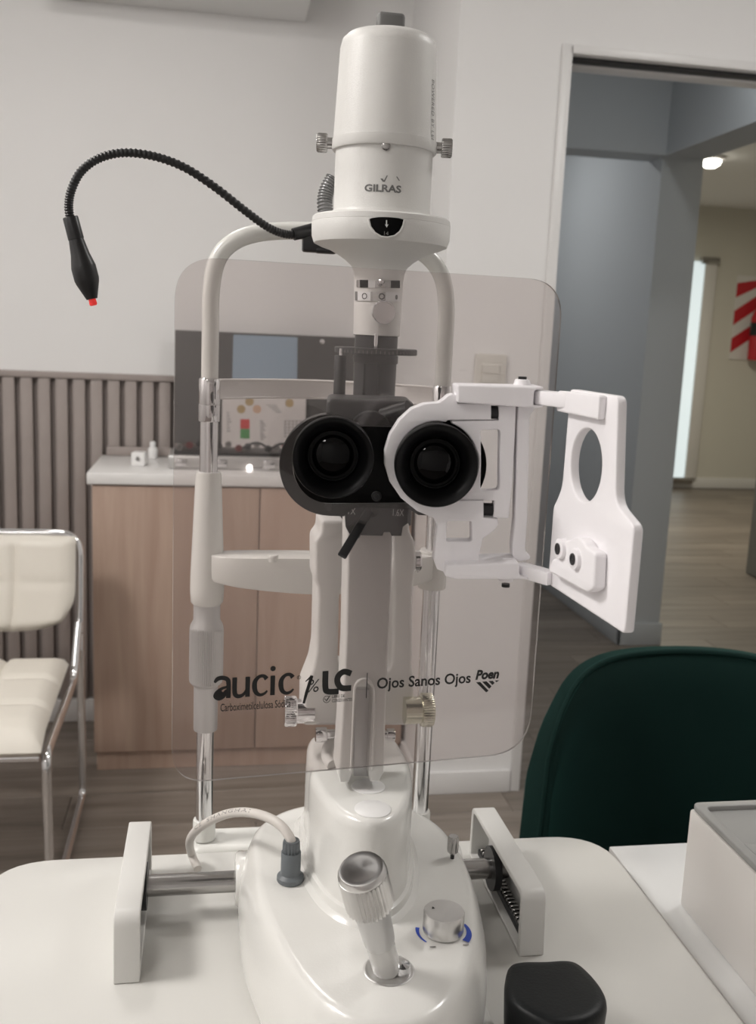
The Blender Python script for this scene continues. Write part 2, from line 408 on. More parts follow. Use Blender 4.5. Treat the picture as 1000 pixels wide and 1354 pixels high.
struct('wall_left', [((-1.92, -1.9, 0), (-1.8, BY + .12, WH))], 'wall_paint', 'pale grey wall on the slatted panel end', 'wall')
struct('wall_right', [((2.10, -1.9, 0), (2.22, DY + .12, WH))], 'wall_paint', 'pale wall beside the white desk', 'wall')
struct('wall_rear', [((-1.92, -2.02, 0), (2.22, -1.9, WH))], 'wall_paint', 'pale wall facing the slit lamp', 'wall')
struct('ceiling', [((-1.92, -2.02, WH), (2.22, BY + .12, WH + .1))], 'ceiling_paint', 'white ceiling of the examination room', 'ceiling')
struct('wall_hall', [((1.80, 3.93, 0), (1.98, 8.6, 2.57)), ((1.80, DY + .12, 2.06), (1.98, 3.93, 2.57))], 'hall_paint', 'blue-grey corridor wall with an opening through it', 'wall')
struct('wall_hall_end', [((0.73, 6.2, 0), (1.80, 6.3, 2.57))], 'hall_paint', 'blue-grey wall closing the corridor', 'wall')
struct('trim_1', [((0.73, 3.90, 2.06), (1.80, 4.06, 2.50))], 'hall_paint', 'blue-grey beam crossing the corridor ceiling', 'beam')
struct('ceiling_hall', [((0.73, DY + .12, 2.50), (1.80, 6.3, 2.57))], 'hall_ceiling', 'pale blue corridor ceiling', 'ceiling')
struct('wall_far', [((1.98, 8.6, 0), (6.0, 8.72, 2.57))], 'far_paint', 'cream wall at the end of the far room', 'wall')
struct('wall_far_right', [((5.85, 2.71, 0), (5.97, 8.6, 2.57))], 'far_paint', 'cream side wall of the far room', 'wall')
struct('wall_far_near', [((2.22, 2.60, 0), (5.97, 2.71, 2.57))], 'far_paint', 'cream wall of the far room beside the corridor', 'wall')
struct('ceiling_far', [((1.80, 2.60, 2.57), (6.0, 8.72, 2.67))], 'ceiling_paint', 'cream ceiling of the far room', 'ceiling')
# door frame with its track, baseboards
door = empty('door_1', (1.33, DY, 0), 'open doorway with a thin white frame and dark top track', 'doorway', None, 'structure')
MB().box((0.884, DY - .008, 0), (0.907, DY - .0005, 2.056), .002).box((0.9055, DY - .008, 0), (0.912, DY + .125, 2.034), .001).build('jamb', 'trim_white', door)
MB().box((0.9125, DY - .008, 2.034), (1.75, DY - .0005, 2.056), .002).build('head_trim', 'trim_white', door)
MB().box((0.9125, DY + .025, 2.0265), (1.75, DY + .060, 2.0355), .002).build('track', 'dark_slot', door)
MB().box((0.9125, DY + .065, 2.022), (1.75, DY + .118, 2.0355), .002).build('track_lip', 'trim_white', door)
struct('baseboard_right', [((0.604, DY - .012, 0), (0.882, DY - .0005, .068), .003), ((0.598, DY - .012, 0), (0.6095, BY - .002, .068), .003)], 'trim_white', 'white baseboard along the doorway wall', 'baseboard')
struct('baseboard_back', [((-1.8, BY - .030, 0), (-0.33, BY - .0005, .075), .003)], 'trim_white', 'white baseboard under the slatted panel', 'baseboard')
struct('baseboard_hall', [((1.786, 3.916, 0), (1.7995, 6.19, .10), .003), ((1.786, 3.916, 0), (1.99, 3.9295, .10), .003)], 'hall_paint', 'blue-grey baseboard of the corridor wall', 'baseboard')
struct('baseboard_far', [((1.99, 8.585, 0), (5.85, 8.5995, .10), .003)], 'trim_white', 'cream baseboard of the far room', 'baseboard')
# slatted panel: each slat a part of the back wall
MB().box((-1.79, BY - .006, .075), (0.605, BY - .0005, 1.125)).build('panel_backing', 'slat_back', wall_back)
MB().box((-1.79, BY - .030, 1.125), (0.605, BY - .0005, 1.145), .003).build('panel_rail', 'slat_taupe', wall_back)
sm = MB().box((-.0185, -.0095, 0), (.0185, .0095, 1.05), .005, 2).mesh('slat'); sm.materials.append(MATS['slat_taupe'])
sm.polygons.foreach_set('use_smooth', [True] * len(sm.polygons)); sm.set_sharp_from_angle(angle=math.radians(40))
x = -1.765
while x < 0.59:
    o = bpy.data.objects.new('slat', sm); COL.objects.link(o); o.location = (x, BY - .017, .075); WLOC[o.name] = Vector(o.location); attach(o, wall_back); x += 0.0525
# fittings of the main ceiling lamp and the added fill lamps
LN = ['round white ceiling lamp close to the plain side wall', 'added round white fill lamp between the instrument table and the oak cabinet', 'added round white fill lamp near the rear wall', 'added round white fill lamp above the white desk']
for (x, y, w, s), lab in zip(LAMPS, LN):
    t = empty('room_or_fill_lamp', (x, y, CEIL - .03), lab, 'lamp', 'ceiling lamps')
    MB().lathe([(s/2 + .02, 0), (s/2 + .02, -.022), (s/2 + .012, -.030), (s/2, -.030), (s/2, -.026), (0, -.026)], (x, y, CEIL)).build('rim', 'trim_white', t)
    MB().lathe([(0, -.0262), (s/2 - .003, -.0262), (s/2 - .003, -.029), (0, -.030)], (x, y, CEIL)).build('diffuser', 'lamp_glow', t)
SN = ['added unseen fill spot deep in the corridor behind the beam', 'added unseen fill spot in the corridor just past the doorway', 'small glowing round spotlight on the far room ceiling', 'added unseen fill spot in the far room beside the corridor opening']
for (x, y, z, w, c), lab in zip(SPOTS, SN):
    t = empty('spot_or_fill_lamp', (x, y, z - .07), lab, 'lamp', 'ceiling spots')
    MB().lathe([(.09, z), (.09, z - .018), (.07, z - .025), (0, z - .025)], (x, y, 0)).build('rim', 'trim_white', t)
    MB().lathe([(.068, z - .024), (.06, z - .05), (.035, z - .068), (0, z - .072)], (x, y, 0)).build('bulb', 'spot_glow', t)
# far room: lit glass door, fire point, counter
t = empty('window_1', (4.44, 8.55, 0), 'tall narrow frosted glass panel with daylight behind it', 'window', None, 'structure')
MB().box((4.27, 8.565, .10), (4.42, 8.585, 2.08)).build('glass_pane', 'day_glass', t)
MB().box((4.425, 8.55, .10), (4.54, 8.585, 2.08), .004).build('glass_leaf', 'stripe_white', t)
MB().box((4.38, 8.53, 2.06), (4.55, 8.59, 2.12), .004).build('hinge', 'steel', t); MB().box((4.30, 8.53, .05), (4.50, 8.59, .105), .004).build('hinge', 'steel', t)
t = empty('fire_sign', (4.95, 8.59, 1.12), 'red and white striped fire point board on the far wall', 'sign')
fsg = upright((4.77, 8.586, 1.22), 0)
plate('board', [[(0, 0), (.40, 0), (.40, .76), (0, .76)]], .012, fsg, 'stripe_white', t)
for k in range(3):
    v = .06 + .25 * k
    plate('stripe', [[(0, v), (.40, v + .28 if v + .28 < .76 else .76), (.40, min(v + .41, .76)), (max(0, 0 if v + .13 <= .76 else 0), min(v + .13, .76))]], .002, Frame(fsg.p(0, 0, .002), fsg.ex, fsg.ey, fsg.ez), 'stripe_red', t)
t = empty('fire_extinguisher', (4.97, 8.49, 1.15), 'red fire extinguisher with a dark band hanging at the striped board', 'fire extinguisher')
MB().lathe([(.001, 1.22), (.075, 1.22), (.08, 1.24), (.08, 1.60), (.06, 1.66), (.025, 1.69), (.001, 1.69)], (4.98, 8.485, 0)).build('tank', 'stripe_red', t)
MB().lathe([(.0815, 1.44), (.0815, 1.56)], (4.98, 8.485, 0)).build('band_label', 'black_plastic', t)
MB().box((4.95, 8.45, 1.69), (5.01, 8.52, 1.76), .008).build('valve', 'black_plastic', t)
box_obj('reception_counter', (3.16, 4.75, 0.0005), (4.2, 5.25, 1.04), 'counter_grey', None, .01, 'grey reception counter seen through the corridor opening', 'counter')

# ================================================================== things along the back wall
cab = empty('cabinet', (0.13, 3.0, 0), 'light oak wood cabinet with flat doors under the white counter', 'cabinet')
MB().box((-.318, 2.822, .06), (.596, BY - .032, .857)).build('body', 'cabinet_wood', cab)
MB().box((-.312, 2.815, .0005), (.594, 3.18, .0595)).build('plinth', 'cabinet_wood', cab)
for a, b in ((-.318, .1465), (.1495, .596)): MB().box((a, 2.80, .062), (b, 2.8215, .853), .0015).build('door', 'cabinet_wood', cab)
MB().box((-.332, 2.792, .858), (.603, BY - .031, .890), .003).build('worktop', 'counter_white', cab)
MB().box((-.315, BY - .052, .8905), (.603, BY - .0315, .918), .003).build('backsplash', 'slat_taupe', cab)
# board leaning on the wall, with a flat blue patch
t = empty('dark_board', (.17, 3.14, .936), 'dark grey board on the counter against the slats', 'board')
bf = upright((-.106, 3.155, .9365), 0)
plate('panel', [[(0, 0), (.565, 0), (.565, .352), (0, .352)]], .008, bf, 'board_dark', t, .001)
MB().lathe([(.0001, 0), (.008, .002), (.008, .005), (.0001, .008)], (.352, 3.155, 1.272), (0, -1, 0), 16).build('stud', 'chrome', t)
sh = upright((0, 3.152, 0), 0)
u0 = sh.uv(308, 441)[0]; u1 = sh.uv(395, 441)[0]
o = plate('blue_patch', [[(u0, 1.12), (u1, 1.12), (u1 - .003, 1.282), (u0 + .002, 1.282)]], .0012, sh, 'plain_blue'); tag(o, 'plain light blue patch on the dark board', 'sheet')
# test chart with colour patches
chart = empty('test_chart', (.15, 3.10, .90), 'white printed eye test chart with red and green squares', 'chart')
cf = upright((0, 3.142, 0), 0); px = cf.uv
c0, c1 = px(293, 600), px(405, 523)
plate('card', [[(c0[0], .8915), (c1[0], .8915), (c1[0], c1[1]), (c0[0], c1[1])]], .002, cf, 'paper', chart)
def rect(fl, x0, y0, x1, y1, f=cf): a, b = f.uv(x0, y0), f.uv(x1, y1); fl.poly([(a[0], b[1]), (b[0], b[1]), (b[0], a[1]), (a[0], a[1])], f, .0006)
fl = Flat(); rect(fl, 318, 554, 330, 567); fl.build('red_square', 'red', chart, 'red square')
fl = Flat(); rect(fl, 318, 567, 330, 580); fl.build('green_square', 'green', chart, 'green square')
for (x, y, m) in ((319, 541, 'ochre'), (340, 541, 'peach'), (383, 533, 'ochre'), (330, 531, 'ochre')):
    a = px(x, y); fl = Flat(); fl.poly(circle(a[0], a[1], .0135, 20), cf, .0006); fl.build('colour_dot', m, chart)
fl = Flat()
for k in range(9): rect(fl, 344, 556 + 3 * k, 344 + 4 + (k * 7) % 5, 557.5 + 3 * k)
for k in range(7): rect(fl, 300, 545 + 4 * k, 303 + (k * 5) % 4, 546.5 + 4 * k)
for k in range(6):
    for j in range(5): rect(fl, 376 + 5 * j, 556 + 4 * k, 379 + 5 * j, 558 + 4 * k)
for k in range(4): rect(fl, 352 + 4 * k, 535 + 3 * k, 366 + 2 * k, 536.3 + 3 * k)
tag(fl.build('printed_rows', 'print_grey', chart), kind='stuff')
# trial lens case on the counter
case = empty('lens_case', (.05, 2.95, .8905), 'open silver trial lens case on the white counter', 'case')
cz = .8905
MB().box((-.115, 2.90, cz), (.34, 3.08, cz + .040), .006).build('tray', 'case_alu', case)
MB().box((-.10, 2.915, cz + .0405), (.325, 3.065, cz + .048), .003).build('inlay', 'black_rubber', case)
for k in range(14):
    x = -.085 + .029 * k; MB().lathe([(.0105, 0), (.0105, .003), (.0075, .003), (.0075, 0)], (x, 2.95 + .045 * (k % 3), cz + .059), (0.2, -1, .25), 20).build('trial_lens', ('steel', 'dark_red', 'black_plastic', 'steel', 'black_plastic')[k % 5], case)
for x in (-.095, .02, .16): MB().box((x, 2.893, cz + .008), (x + .035, 2.8995, cz + .032), .003).build('latch', 'chrome', case)
fr_ = empty('trial_frame', (.19, 2.99, .94), 'dark wire trial frame lying in the lens case', 'glasses')
pts = [(.10, 2.935, .952), (.125, 2.93, .966), (.15, 2.93, .968), (.17, 2.932, .958), (.19, 2.93, .956), (.21, 2.932, .967), (.24, 2.93, .967), (.265, 2.935, .953)]
MB().tube(catmull(pts, 6), .0035, 8).build('rim', 'black_plastic', fr_)
t = empty('lens_block', (-.21, 2.90, .8905), 'small white cube with a round hole on the counter', 'block')
p = PZ(182, 616, .8905)
fb = upright((p[0] - .019, p[1], .8905), -12)
plate('block', [round_poly([(0, 0), (.04, 0), (.04, .04), (0, .04)], .006), circle(.02, .02, .007, 20)], .036, fb, 'disc_white', t, .002)
p = PZ(202, 606, .8905)
t = empty('drop_bottle', (p[0], p[1], .8905), 'little white bottle beside the white cube', 'bottle')
MB().lathe([(.001, 0), (.014, 0), (.015, .003), (.015, .030), (.012, .034)], (p[0], p[1], .8905), (0, 0, 1), 24).build('body', 'disc_white', t)
MB().lathe([(.009, .0345), (.009, .050), (.007, .053), (.001, .053)], (p[0], p[1], .8905), (0, 0, 1), 24).build('cap', 'label_white', t)
p = PZ(331, 622, .8905)  # glowing rod added in place of a light reflection on the counter
t = empty('counter_glint', (p[0], p[1], .8905), 'glowing rod standing in for a light reflection on the counter', 'glint')
MB().lathe([(.001, 0), (.006, 0), (.006, .10), (.004, .11), (.001, .11)], (p[0] + .004, p[1], .897), (1, .15, 0), 16).build('barrel', 'chrome', t)
MB().lathe([(.001, -.004), (.006, -.002), (.008, .006), (.006, .010)], (p[0] - .006, p[1] - .002, .899), (1, .15, 0), 16).build('tip', 'lamp_glow', t)
# air conditioner
ac = empty('air_conditioner', (-.10, 3.1, 2.19), 'white air conditioner high on the back wall', 'air conditioner')
AZ = .077
prof = round_poly([(3.005, 2.205 + AZ), (3.03, 2.165 + AZ), (BY - .001, 2.150 + AZ), (BY - .001, 2.44 + AZ), (3.01, 2.44 + AZ)], [.03, .02, .005, .01, .03])
MB().loft([[(-.47, q[0], q[1]) for q in prof], [(.275, q[0], q[1]) for q in prof]]).build('body', 'ac_white', ac)
MB().box((-.40, 3.0, 2.210 + AZ), (.21, 3.006, 2.42 + AZ), .002).build('front_panel', 'ac_white', ac)
MB().box((-.15, 3.001, 2.192 + AZ), (.225, 3.02, 2.2085 + AZ), .002).build('vane', 'dark_slot', ac)
for x in (-.19, .03): MB().box((x, 3.05, 2.157 + AZ), (x + .012, 3.062, 2.165 + AZ), .002).build('clip', 'tab_grey', ac)
# wall switch
sw = empty('wall_switch', (.747, DY, 1.19), 'white double wall switch plate beside the doorway', 'switch')
sf = upright((.703, DY - .0005, 1.155), 0)
plate('plate', [round_poly([(0, 0), (.086, 0), (.086, .108), (0, .108)], .006)], .008, Frame(sf.p(0, 0, .008), sf.ex, sf.ey, sf.ez), 'switch_white', sw, .001)
for k in (0, 1): plate('rocker', [round_poly([(.018, .030 + .026 * k), (.066, .030 + .026 * k), (.066, .054 + .026 * k), (.018, .054 + .026 * k)], .002)], .005, Frame(sf.p(0, 0, .012), sf.ex, sf.ey, sf.ez), 'switch_white', sw, .001)

# ================================================================== chairs
def tube_path(pts, r=.03, n=6):
    """straight runs with rounded corners"""
    P = [np.array(p, float) for p in pts]; out = [P[0]]
    for i in range(1, len(P) - 1):
        d1 = P[i-1] - P[i]; d2 = P[i+1] - P[i]; q = min(r, np.linalg.norm(d1) * .45, np.linalg.norm(d2) * .45)
        s, e = P[i] + d1 / np.linalg.norm(d1) * q, P[i] + d2 / np.linalg.norm(d2) * q
        for k in range(n + 1): t = k / n; out.append((1-t)**2 * s + 2*t*(1-t) * P[i] + t*t * e)
    out.append(P[-1]); return out
def cushion(name, fn, nu, nv, thick, m, parent, quilt=()):
    """padded slab: fn(u, v) -> (point, normal) with u, v in 0..1; quilt: lines (axis, value)"""
    mb = MB(); top = []; bot = []
    for j in range(nv + 1):
        for i in range(nu + 1):
            u, v = i / nu, j / nv; P, N = fn(u, v)
            e = min(u, 1 - u, v, 1 - v); puff = min(1, (e / .08)) ** .5
            for ax, q in quilt:
                dd = abs((u if ax == 0 else v) - q); puff *= 1 - .40 * math.exp(-(dd / .018) ** 2)
            top.append(P + N * thick * .5 * puff); bot.append(P - N * thick * .5 * min(1, (e / .08)) ** .5)
    W = nu + 1; fs = []
    for j in range(nv):
        for i in range(nu): a = j * W + i; fs.append((a, a + 1, a + W + 1, a + W))
    k = len(top); fs2 = [tuple(k + q for q in f)[::-1] for f in fs]
    mb.add(top + bot, fs + fs2); me = mb.mesh(name)
    bm = bmesh.new(); bm.from_mesh(me); bmesh.ops.remove_doubles(bm, verts=bm.verts, dist=1e-5); bmesh.ops.recalc_face_normals(bm, faces=bm.faces); bm.to_mesh(me); bm.free()
    return add_mesh(name, me, m, parent, None, 60)
wc = empty('visitor_chair', (-.56, 2.3, 0), 'white quilted leather chair with a chrome tube frame', 'chair')
XL, XR = -.79, -.328
def back_fn(u, v):
    w = 2 * u - 1; cut = max(0, (.45 - v) / .45)
    x = (XL + XR) / 2 + (XR - XL - .018) / 2 * w * (1 - .14 * cut ** 2.2)
    z = .505 + .245 * v + .030 * abs(w) ** 4 * cut
    return np.array([x, 2.565 + .05 * v - .012 * w ** 2, z]), np.array([0, -1, .15])
cushion('backrest', back_fn, 44, 24, .042, 'leather', wc, ((0, .33), (0, .66), (1, .52)))
def seat_fn(u, v):
    w = XR - XL - .022 - .012 * v
    return np.array([(XL + XR) / 2 + w * (u - .5), 2.03 + .47 * v, .425 + .012 * v - .02 * max(0, .15 - v) / .15]), np.array([0, 0, 1.0])
cushion('seat', seat_fn, 44, 44, .062, 'leather', wc, ((0, .33), (0, .66), (1, .33), (1, .66)))
r_ = .0105
MB().tube(tube_path([(XL, 2.58, .45), (XL, 2.62, .755), (XR, 2.62, .755), (XR, 2.58, .45)], .06, 8), r_).build('back_frame', 'chrome', wc)
for x in (XL, XR):
    s = 1 if x == XR else -1
    MB().tube(tube_path([(x, 2.585, .50), (x, 2.61, .012 + r_), (x, 2.05, .012), (x - s * .006, 2.06, .385), (x - s * .006, 2.50, .392), (x, 2.56, .53)], .035), r_).build('leg', 'chrome', wc)
MB().tube([(XL + .02, 2.07, .378), (XR - .02, 2.07, .378)], r_).build('seat_rail', 'chrome', wc)

gc = empty('green_chair', (.68, 1.13, 0), 'dark green velvet tub chair behind the white table', 'chair')
GX, GY = .724, 1.02
def shell(u, v):
    """u across (-1..1), v up (0..1): a curved tub back"""
    half = .254 + .012 * math.sin(PI * min(1, v * 1.1))
    top = .834
    z = .40 + (top - .40) * v
    a = u * .80; x = GX + half * math.sin(a) / math.sin(.80)
    yb = GY + .19 + .13 * (math.cos(a) - math.cos(.80)) / (1 - math.cos(.80)) + .05 * v
    return np.array([x, yb, z])
mb = MB(); NU, NV = 40, 22; inn, out = [], []
rim = []
for j in range(NV + 1):
    for i in range(NU + 1):
        u = -1 + 2 * i / NU; v = j / NV
        lim = (1 - abs(u) ** 4.2) ** (1 / 2.6) if abs(u) < 1 else 0                  # rounded top outline
        zc = 0.45 + 0.55 * lim
        P = shell(u, v * zc); n = np.array([P[0] - GX, P[1] - (GY - .05), 0.0]); n /= np.linalg.norm(n)
        e = min(1.0, (1 - v) / .12) ** .5; th = .010 + .013 * e
        inn.append(P - n * th); out.append(P + n * th * .9)
        if j == NV: rim.append(P - n * .012 + np.array([0, 0, -.003]))
W = NU + 1; k = len(inn); fs = []
for j in range(NV):
    for i in range(NU): a = j * W + i; fs += [(a, a+1, a+W+1, a+W), (k+a, k+a+W, k+a+W+1, k+a+1)]
for i in range(NU): fs += [(NV*W+i, NV*W+i+1, k+NV*W+i+1, k+NV*W+i), (i, k+i, k+i+1, i+1)]
for j in range(NV): fs += [(j*W, (j+1)*W, k+(j+1)*W, k+j*W), (j*W+NU, k+j*W+NU, k+(j+1)*W+NU, (j+1)*W+NU)]
mb.add(inn + out, fs); mb.build('backrest', 'velvet', gc, None, 60)
MB().tube(rim, .0045, 8).build('piping', 'velvet', gc)
def gseat(u, v): return np.array([GX + .235 * (2*u - 1) * (1 - .12 * (1 - v)), .90 + .36 * v, .44]), np.array([0, 0, 1.0])
cushion('seat', gseat, 20, 20, .10, 'velvet', gc)
for sx in (-1, 1):
    for sy in (0, 1): MB().tube([(GX + sx * .17, .96 + .24 * sy, .41), (GX + sx * .21, .93 + .31 * sy, .0005)], [.016, .010], 12).build('leg', 'leg_black', gc)

# ================================================================== tables
TZ = 0.828
up = lambda z: Frame((0, 0, z), (1, 0, 0), (0, 1, 0), (0, 0, 1))
tb = empty('instrument_table', (.10, .58, 0), 'cream white instrument table with rounded corners under the slit lamp', 'table')
plate('table_top', [round_poly([(-.182, .30), (.383, .30), (.383, .842), (-.182, .842)], .055, 8)], .026, up(TZ), 'table_white', tb, .003)
MB().box((.03, .50, .05), (.17, .62, TZ - .0265), .01).build('column', 'table_white', tb)
plate('foot', [round_poly([(-.12, .36), (.32, .36), (.32, .76), (-.12, .76)], .05)], .049, up(.0495), 'table_white', tb, .004)
dk = empty('white_desk', (.80, .55, 0), 'glossy white desk standing against the instrument table', 'desk')
DZ = .802
MB().box((.404, .10, DZ - .028), (1.25, .863, DZ), .0015).build('desk_top', 'desk_white', dk)
for x in (.43, 1.21): MB().box((x - .012, .14, .0005), (x + .012, .84, DZ - .0285), .001).build('side_panel', 'desk_white', dk)
# organiser box with grey tray lid
bx = empty('storage_box', (.53, .62, DZ), 'white box with a recessed grey tray lid on the desk', 'box')
BX0, BX1, BY0, BY1, BH = .4275, .66, .40, .757, .0945
MB().box((BX0, BY0, DZ + .0003), (BX1, BY1, DZ + BH), .003).build('body', 'box_white', bx)
lidf = up(DZ + BH + .006)
o_ = round_poly([(BX0 + .001, BY0), (BX1 - .001, BY0), (BX1 - .001, BY1 - .001), (BX0 + .001, BY1 - .001)], .008)
i_ = round_poly([(BX0 + .010, BY0 + .01), (BX1 - .010, BY0 + .01), (BX1 - .010, BY1 - .010), (BX0 + .010, BY1 - .010)], .006)
lid = plate('lid', [o_, i_], .0055, lidf, 'lid_grey', bx, .0012)
plate('tray_floor', [i_], .001, up(DZ + BH + .0015), 'lid_grey', lid)
plate('tray_ledge', [round_poly([(BX0 + .011, BY0 + .012), (BX0 + .024, BY0 + .012), (BX0 + .024, BY1 - .075), (BX0 + .011, BY1 - .070)], .003)], .003, up(DZ + BH + .0045), 'lid_grey', lid, .0008)
plate('finger_ring', [circle(.512, .705, .014, 28), circle(.512, .705, .009, 28)], .002, up(DZ + BH + .0037), 'lid_grey', lid, .0004)
# black block on the table
CZ = TZ + .045
pts = [PZ(560 + x / 3.846, 1040 + y / 3.846, CZ)[:2] for x, y in [(418, 950), (436, 895), (500, 876), (620, 873), (730, 869), (795, 888), (870, 955), (925, 1030), (938, 1095), (905, 1150), (830, 1190), (720, 1206), (620, 1194), (520, 1146), (440, 1082), (415, 1015)]]
out = [p[:2] for p in catmull(pts, 4, True)]
def inset(P, d):
    P = [np.array(p) for p in P]; c = sum(P) / len(P); return [p + (c - p) / np.linalg.norm(c - p) * d for p in P]
mb = MB(); mb.loft([[(*p, z) for p in inset(out, d)] for d, z in ((.004, TZ + .0004), (.0025, TZ + .003), (.001, TZ + .020), (0, TZ + .038), (.0006, TZ + .0412), (.002, TZ + .0435), (.0045, CZ - .0003), (.008, CZ), (.02, CZ))])
o = mb.build('black_case', 'puck', None, 'small matt black rounded case lying on the instrument table', 50); tag(o, None, 'case')

# rail covers on the table, one at each end of the axle
def rail_cover(x0, x1, open_side, label):
    t = empty('rail_cover', ((x0 + x1) / 2, .73, TZ), label, 'rail cover', 'rail covers at the axle ends')
    y0, y1, h = .661, .815, .0525
    prof = round_poly([(y0, 0), (y1, 0), (y1, h - .003), (y0 + .004, h)], [.001, .001, .010, .010], 6)
    inner = round_poly([(y0 + .007, .003), (y1 - .005, .003), (y1 - .005, h - .0075), (y0 + .008, h - .005)], [.001, .001, .007, .007], 6)
    fr = Frame((x1, 0, TZ + .0003), (0, 1, 0), (0, 0, 1), (1, 0, 0))
    # the shell: a rim round the edge plus the outer cheek
    plate('shell', [prof, inner], x1 - x0, fr, 'cover_white', t, .0012)
    xo = x0 if open_side > 0 else x1 - .003
    plate('cheek', [inner], .003, Frame((xo + .003, 0, TZ + .0003), (0, 1, 0), (0, 0, 1), (1, 0, 0)), 'cover_white', t)
    xi = (x0 + .0045, x1 - .006) if open_side > 0 else (x0 + .006, x1 - .0045)
    MB().box((xi[0], y0 + .012, TZ + .004), (xi[1], y1 - .008, TZ + .010), .001).build('track', 'scope_dark', t)
    rk = MB()
    for k in range(24):
        y = y0 + .016 + k * .0053; rk.box((xi[0] + .001, y, TZ + .0100), (xi[1] - .001, y + .0028, TZ + .0135), .0004, 1)
    rk.build('rack', 'steel', t); return t
rail_cover(-.0635, -.0445, 1, 'white rail cover beside the cable side of the slit lamp base')
rail_cover(.2435, .2635, -1, 'white rail cover on the green chair side, rack showing inside')

# ================================================================== slit lamp
SL = empty('slit_lamp', (.12, .68, TZ), 'white ophthalmic slit lamp with black eyepieces and a tall lamp housing', 'slit lamp')
RY, RZ = .744, .8555
# --- base
side = [(.042, .735), (.041, .700), (.044, .640), (.061, .569), (.085, .525), (.117, .513), (.151, .530), (.182, .590), (.198, .661), (.199, .715), (.190, .755), (.165, .785), (.118, .795), (.075, .785), (.050, .762)]
side = [np.array(p[:2]) for p in catmull(side, 6, True)]
def offset_loop(P, d):
    n = len(P); out = []
    for i in range(n):
        t = P[(i+1) % n] - P[i-1]; t /= np.linalg.norm(t); out.append(P[i] + np.array([t[1], -t[0]]) * d)
    return out
_area = sum(side[i][0] * side[(i+1) % len(side)][1] - side[(i+1) % len(side)][0] * side[i][1] for i in range(len(side)))
SG = 1 if _area > 0 else -1
BZ = .897
rings = []
for d, z in ((.009, .8345), (.0125, .838), (.013, .850), (.0115, .868), (.0085, .880), (.0060, .8868), (.0040, .8915), (.0018, .8945), (-.0005, .8962), (-.0030, .8968), (-.004, BZ)):
    rings.append([(*p, z) for p in offset_loop(side, d * SG)])
base = MB().loft(rings).build('base_cover', 'body_white', SL, None, 30)
plate('slide_plate', [round_poly([(.040, .40), (.200, .40), (.200, .70), (.040, .70)], .008)], .0058, up(.8343), 'body_white', SL, .001)
for x0, x1 in ((.026, .052), (.186, .214)): MB().lathe([(.001, 0), (.020, 0), (.022, .003), (.022, x1 - x0)] if x0 < .1 else [(.022, 0), (.022, x1 - x0 - .003), (.020, x1 - x0), (.001, x1 - x0)], (x0, RY, RZ + .002), (1, 0, 0), 36).build('axle_boss', 'body_white', SL)
MB().tube([(-.058, RY, RZ), (.257, RY, RZ)], .0085, 24).build('axle', 'steel', SL)
for x in (-.050, .2415):
    MB().lathe([(.001, 0), (.0185, 0), (.0185, .006), (.001, .006)], (x, RY, RZ), (1, 0, 0), 36, ).build('axle_wheel', 'scope_dark', SL)
# --- pedestal
top = [(.0835, .712), (.081, .690), (.086, .658), (.094, .634), (.105, .620), (.117, .615), (.130, .622), (.142, .640), (.150, .665), (.156, .697), (.157, .730), (.150, .765), (.120, .778), (.090, .765), (.083, .738)]
top = [np.array(p[:2]) for p in catmull(top, 6, True)]
sg = 1 if sum(top[i][0] * top[(i+1) % len(top)][1] - top[(i+1) % len(top)][0] * top[i][1] for i in range(len(top))) > 0 else -1
rings = []
for d, z in ((.014, BZ - .004), (.0095, BZ + .0012), (.0065, BZ + .003), (.0055, BZ + .008), (.0030, BZ + .0095), (.0028, .912), (.0026, .950), (.0022, .964), (.0014, .9675), (0, .9700), (-.0022, .9716), (-.0045, .972)):
    rings.append([(*p, z) for p in offset_loop(top, d * sg)])
ped = MB().loft(rings).build('pedestal', 'body_white', SL, None, 30)
for (x, y), r in (((487, 1040), .0125), ((493, 1070), .0130)):
    c = PZ(x, y, .972); MB().lathe([(.0001, 0), (r, 0), (r, .0006), (r - .0008, .0012), (.0001, .0012)], (c[0], c[1], .9718), (0, 0, 1), 40).build('screw_cap', 'disc_white', ped)
# --- joystick
J0 = PZ(512, 1283, BZ); J1 = PF(477, 1146, .592)
ja = J1 - J0; JL = np.linalg.norm(ja); ja = ja / JL
well = MB().lathe([(.0165, .0004), (.0155, .0008), (.0138, .0004), (.0130, -.0015), (.0130, -.0016)], (J0[0] + .001, J0[1], BZ), (0, 0, 1), 40).build('joystick_rim', 'alu', SL)
MB().lathe([(.0001, .0003), (.0137, .0003)], (J0[0] + .001, J0[1], BZ), (0, 0, 1), 36).build('joystick_well', 'scope_dark', SL)
b = J0 + ja * .002
joy = MB().lathe([(.0065, JL * .30), (.0098, JL * .30), (.0102, JL * .34), (.0108, JL * .52), (.0118, JL * .60), (.0122, JL * .645)], b - ja * .002, ja, 40).build('joystick', 'alu_matt', SL)
MB().lathe([(.0090, 0), (.0092, JL * .10), (.0092, JL * .30)], b, ja, 32).build('sleeve', 'clear_sleeve', joy)
MB().lathe([(.0125, JL * .64), (.0152, JL * .66), (.0155, JL * .68), (.0155, JL * .92), (.0152, JL * .94)], b - ja * .002, ja, 68, (1, 3, 68, .0020)).build('grip', 'alu', joy)
MB().lathe([(.0150, JL * .94), (.0150, JL * .955), (.0135, JL * .985), (.0115, JL * .99), (.0095, JL * .983), (.0001, JL * .980)], b - ja * .002, ja, 48).build('cap', 'alu', joy)
MB().lathe([(.0001, 0), (.006, 0), (.005, .004), (.0001, .005)], (J0[0] + .0095, J0[1] - .002, BZ + .0005), (0, 0, 1), 20).build('bearing', 'chrome', SL)
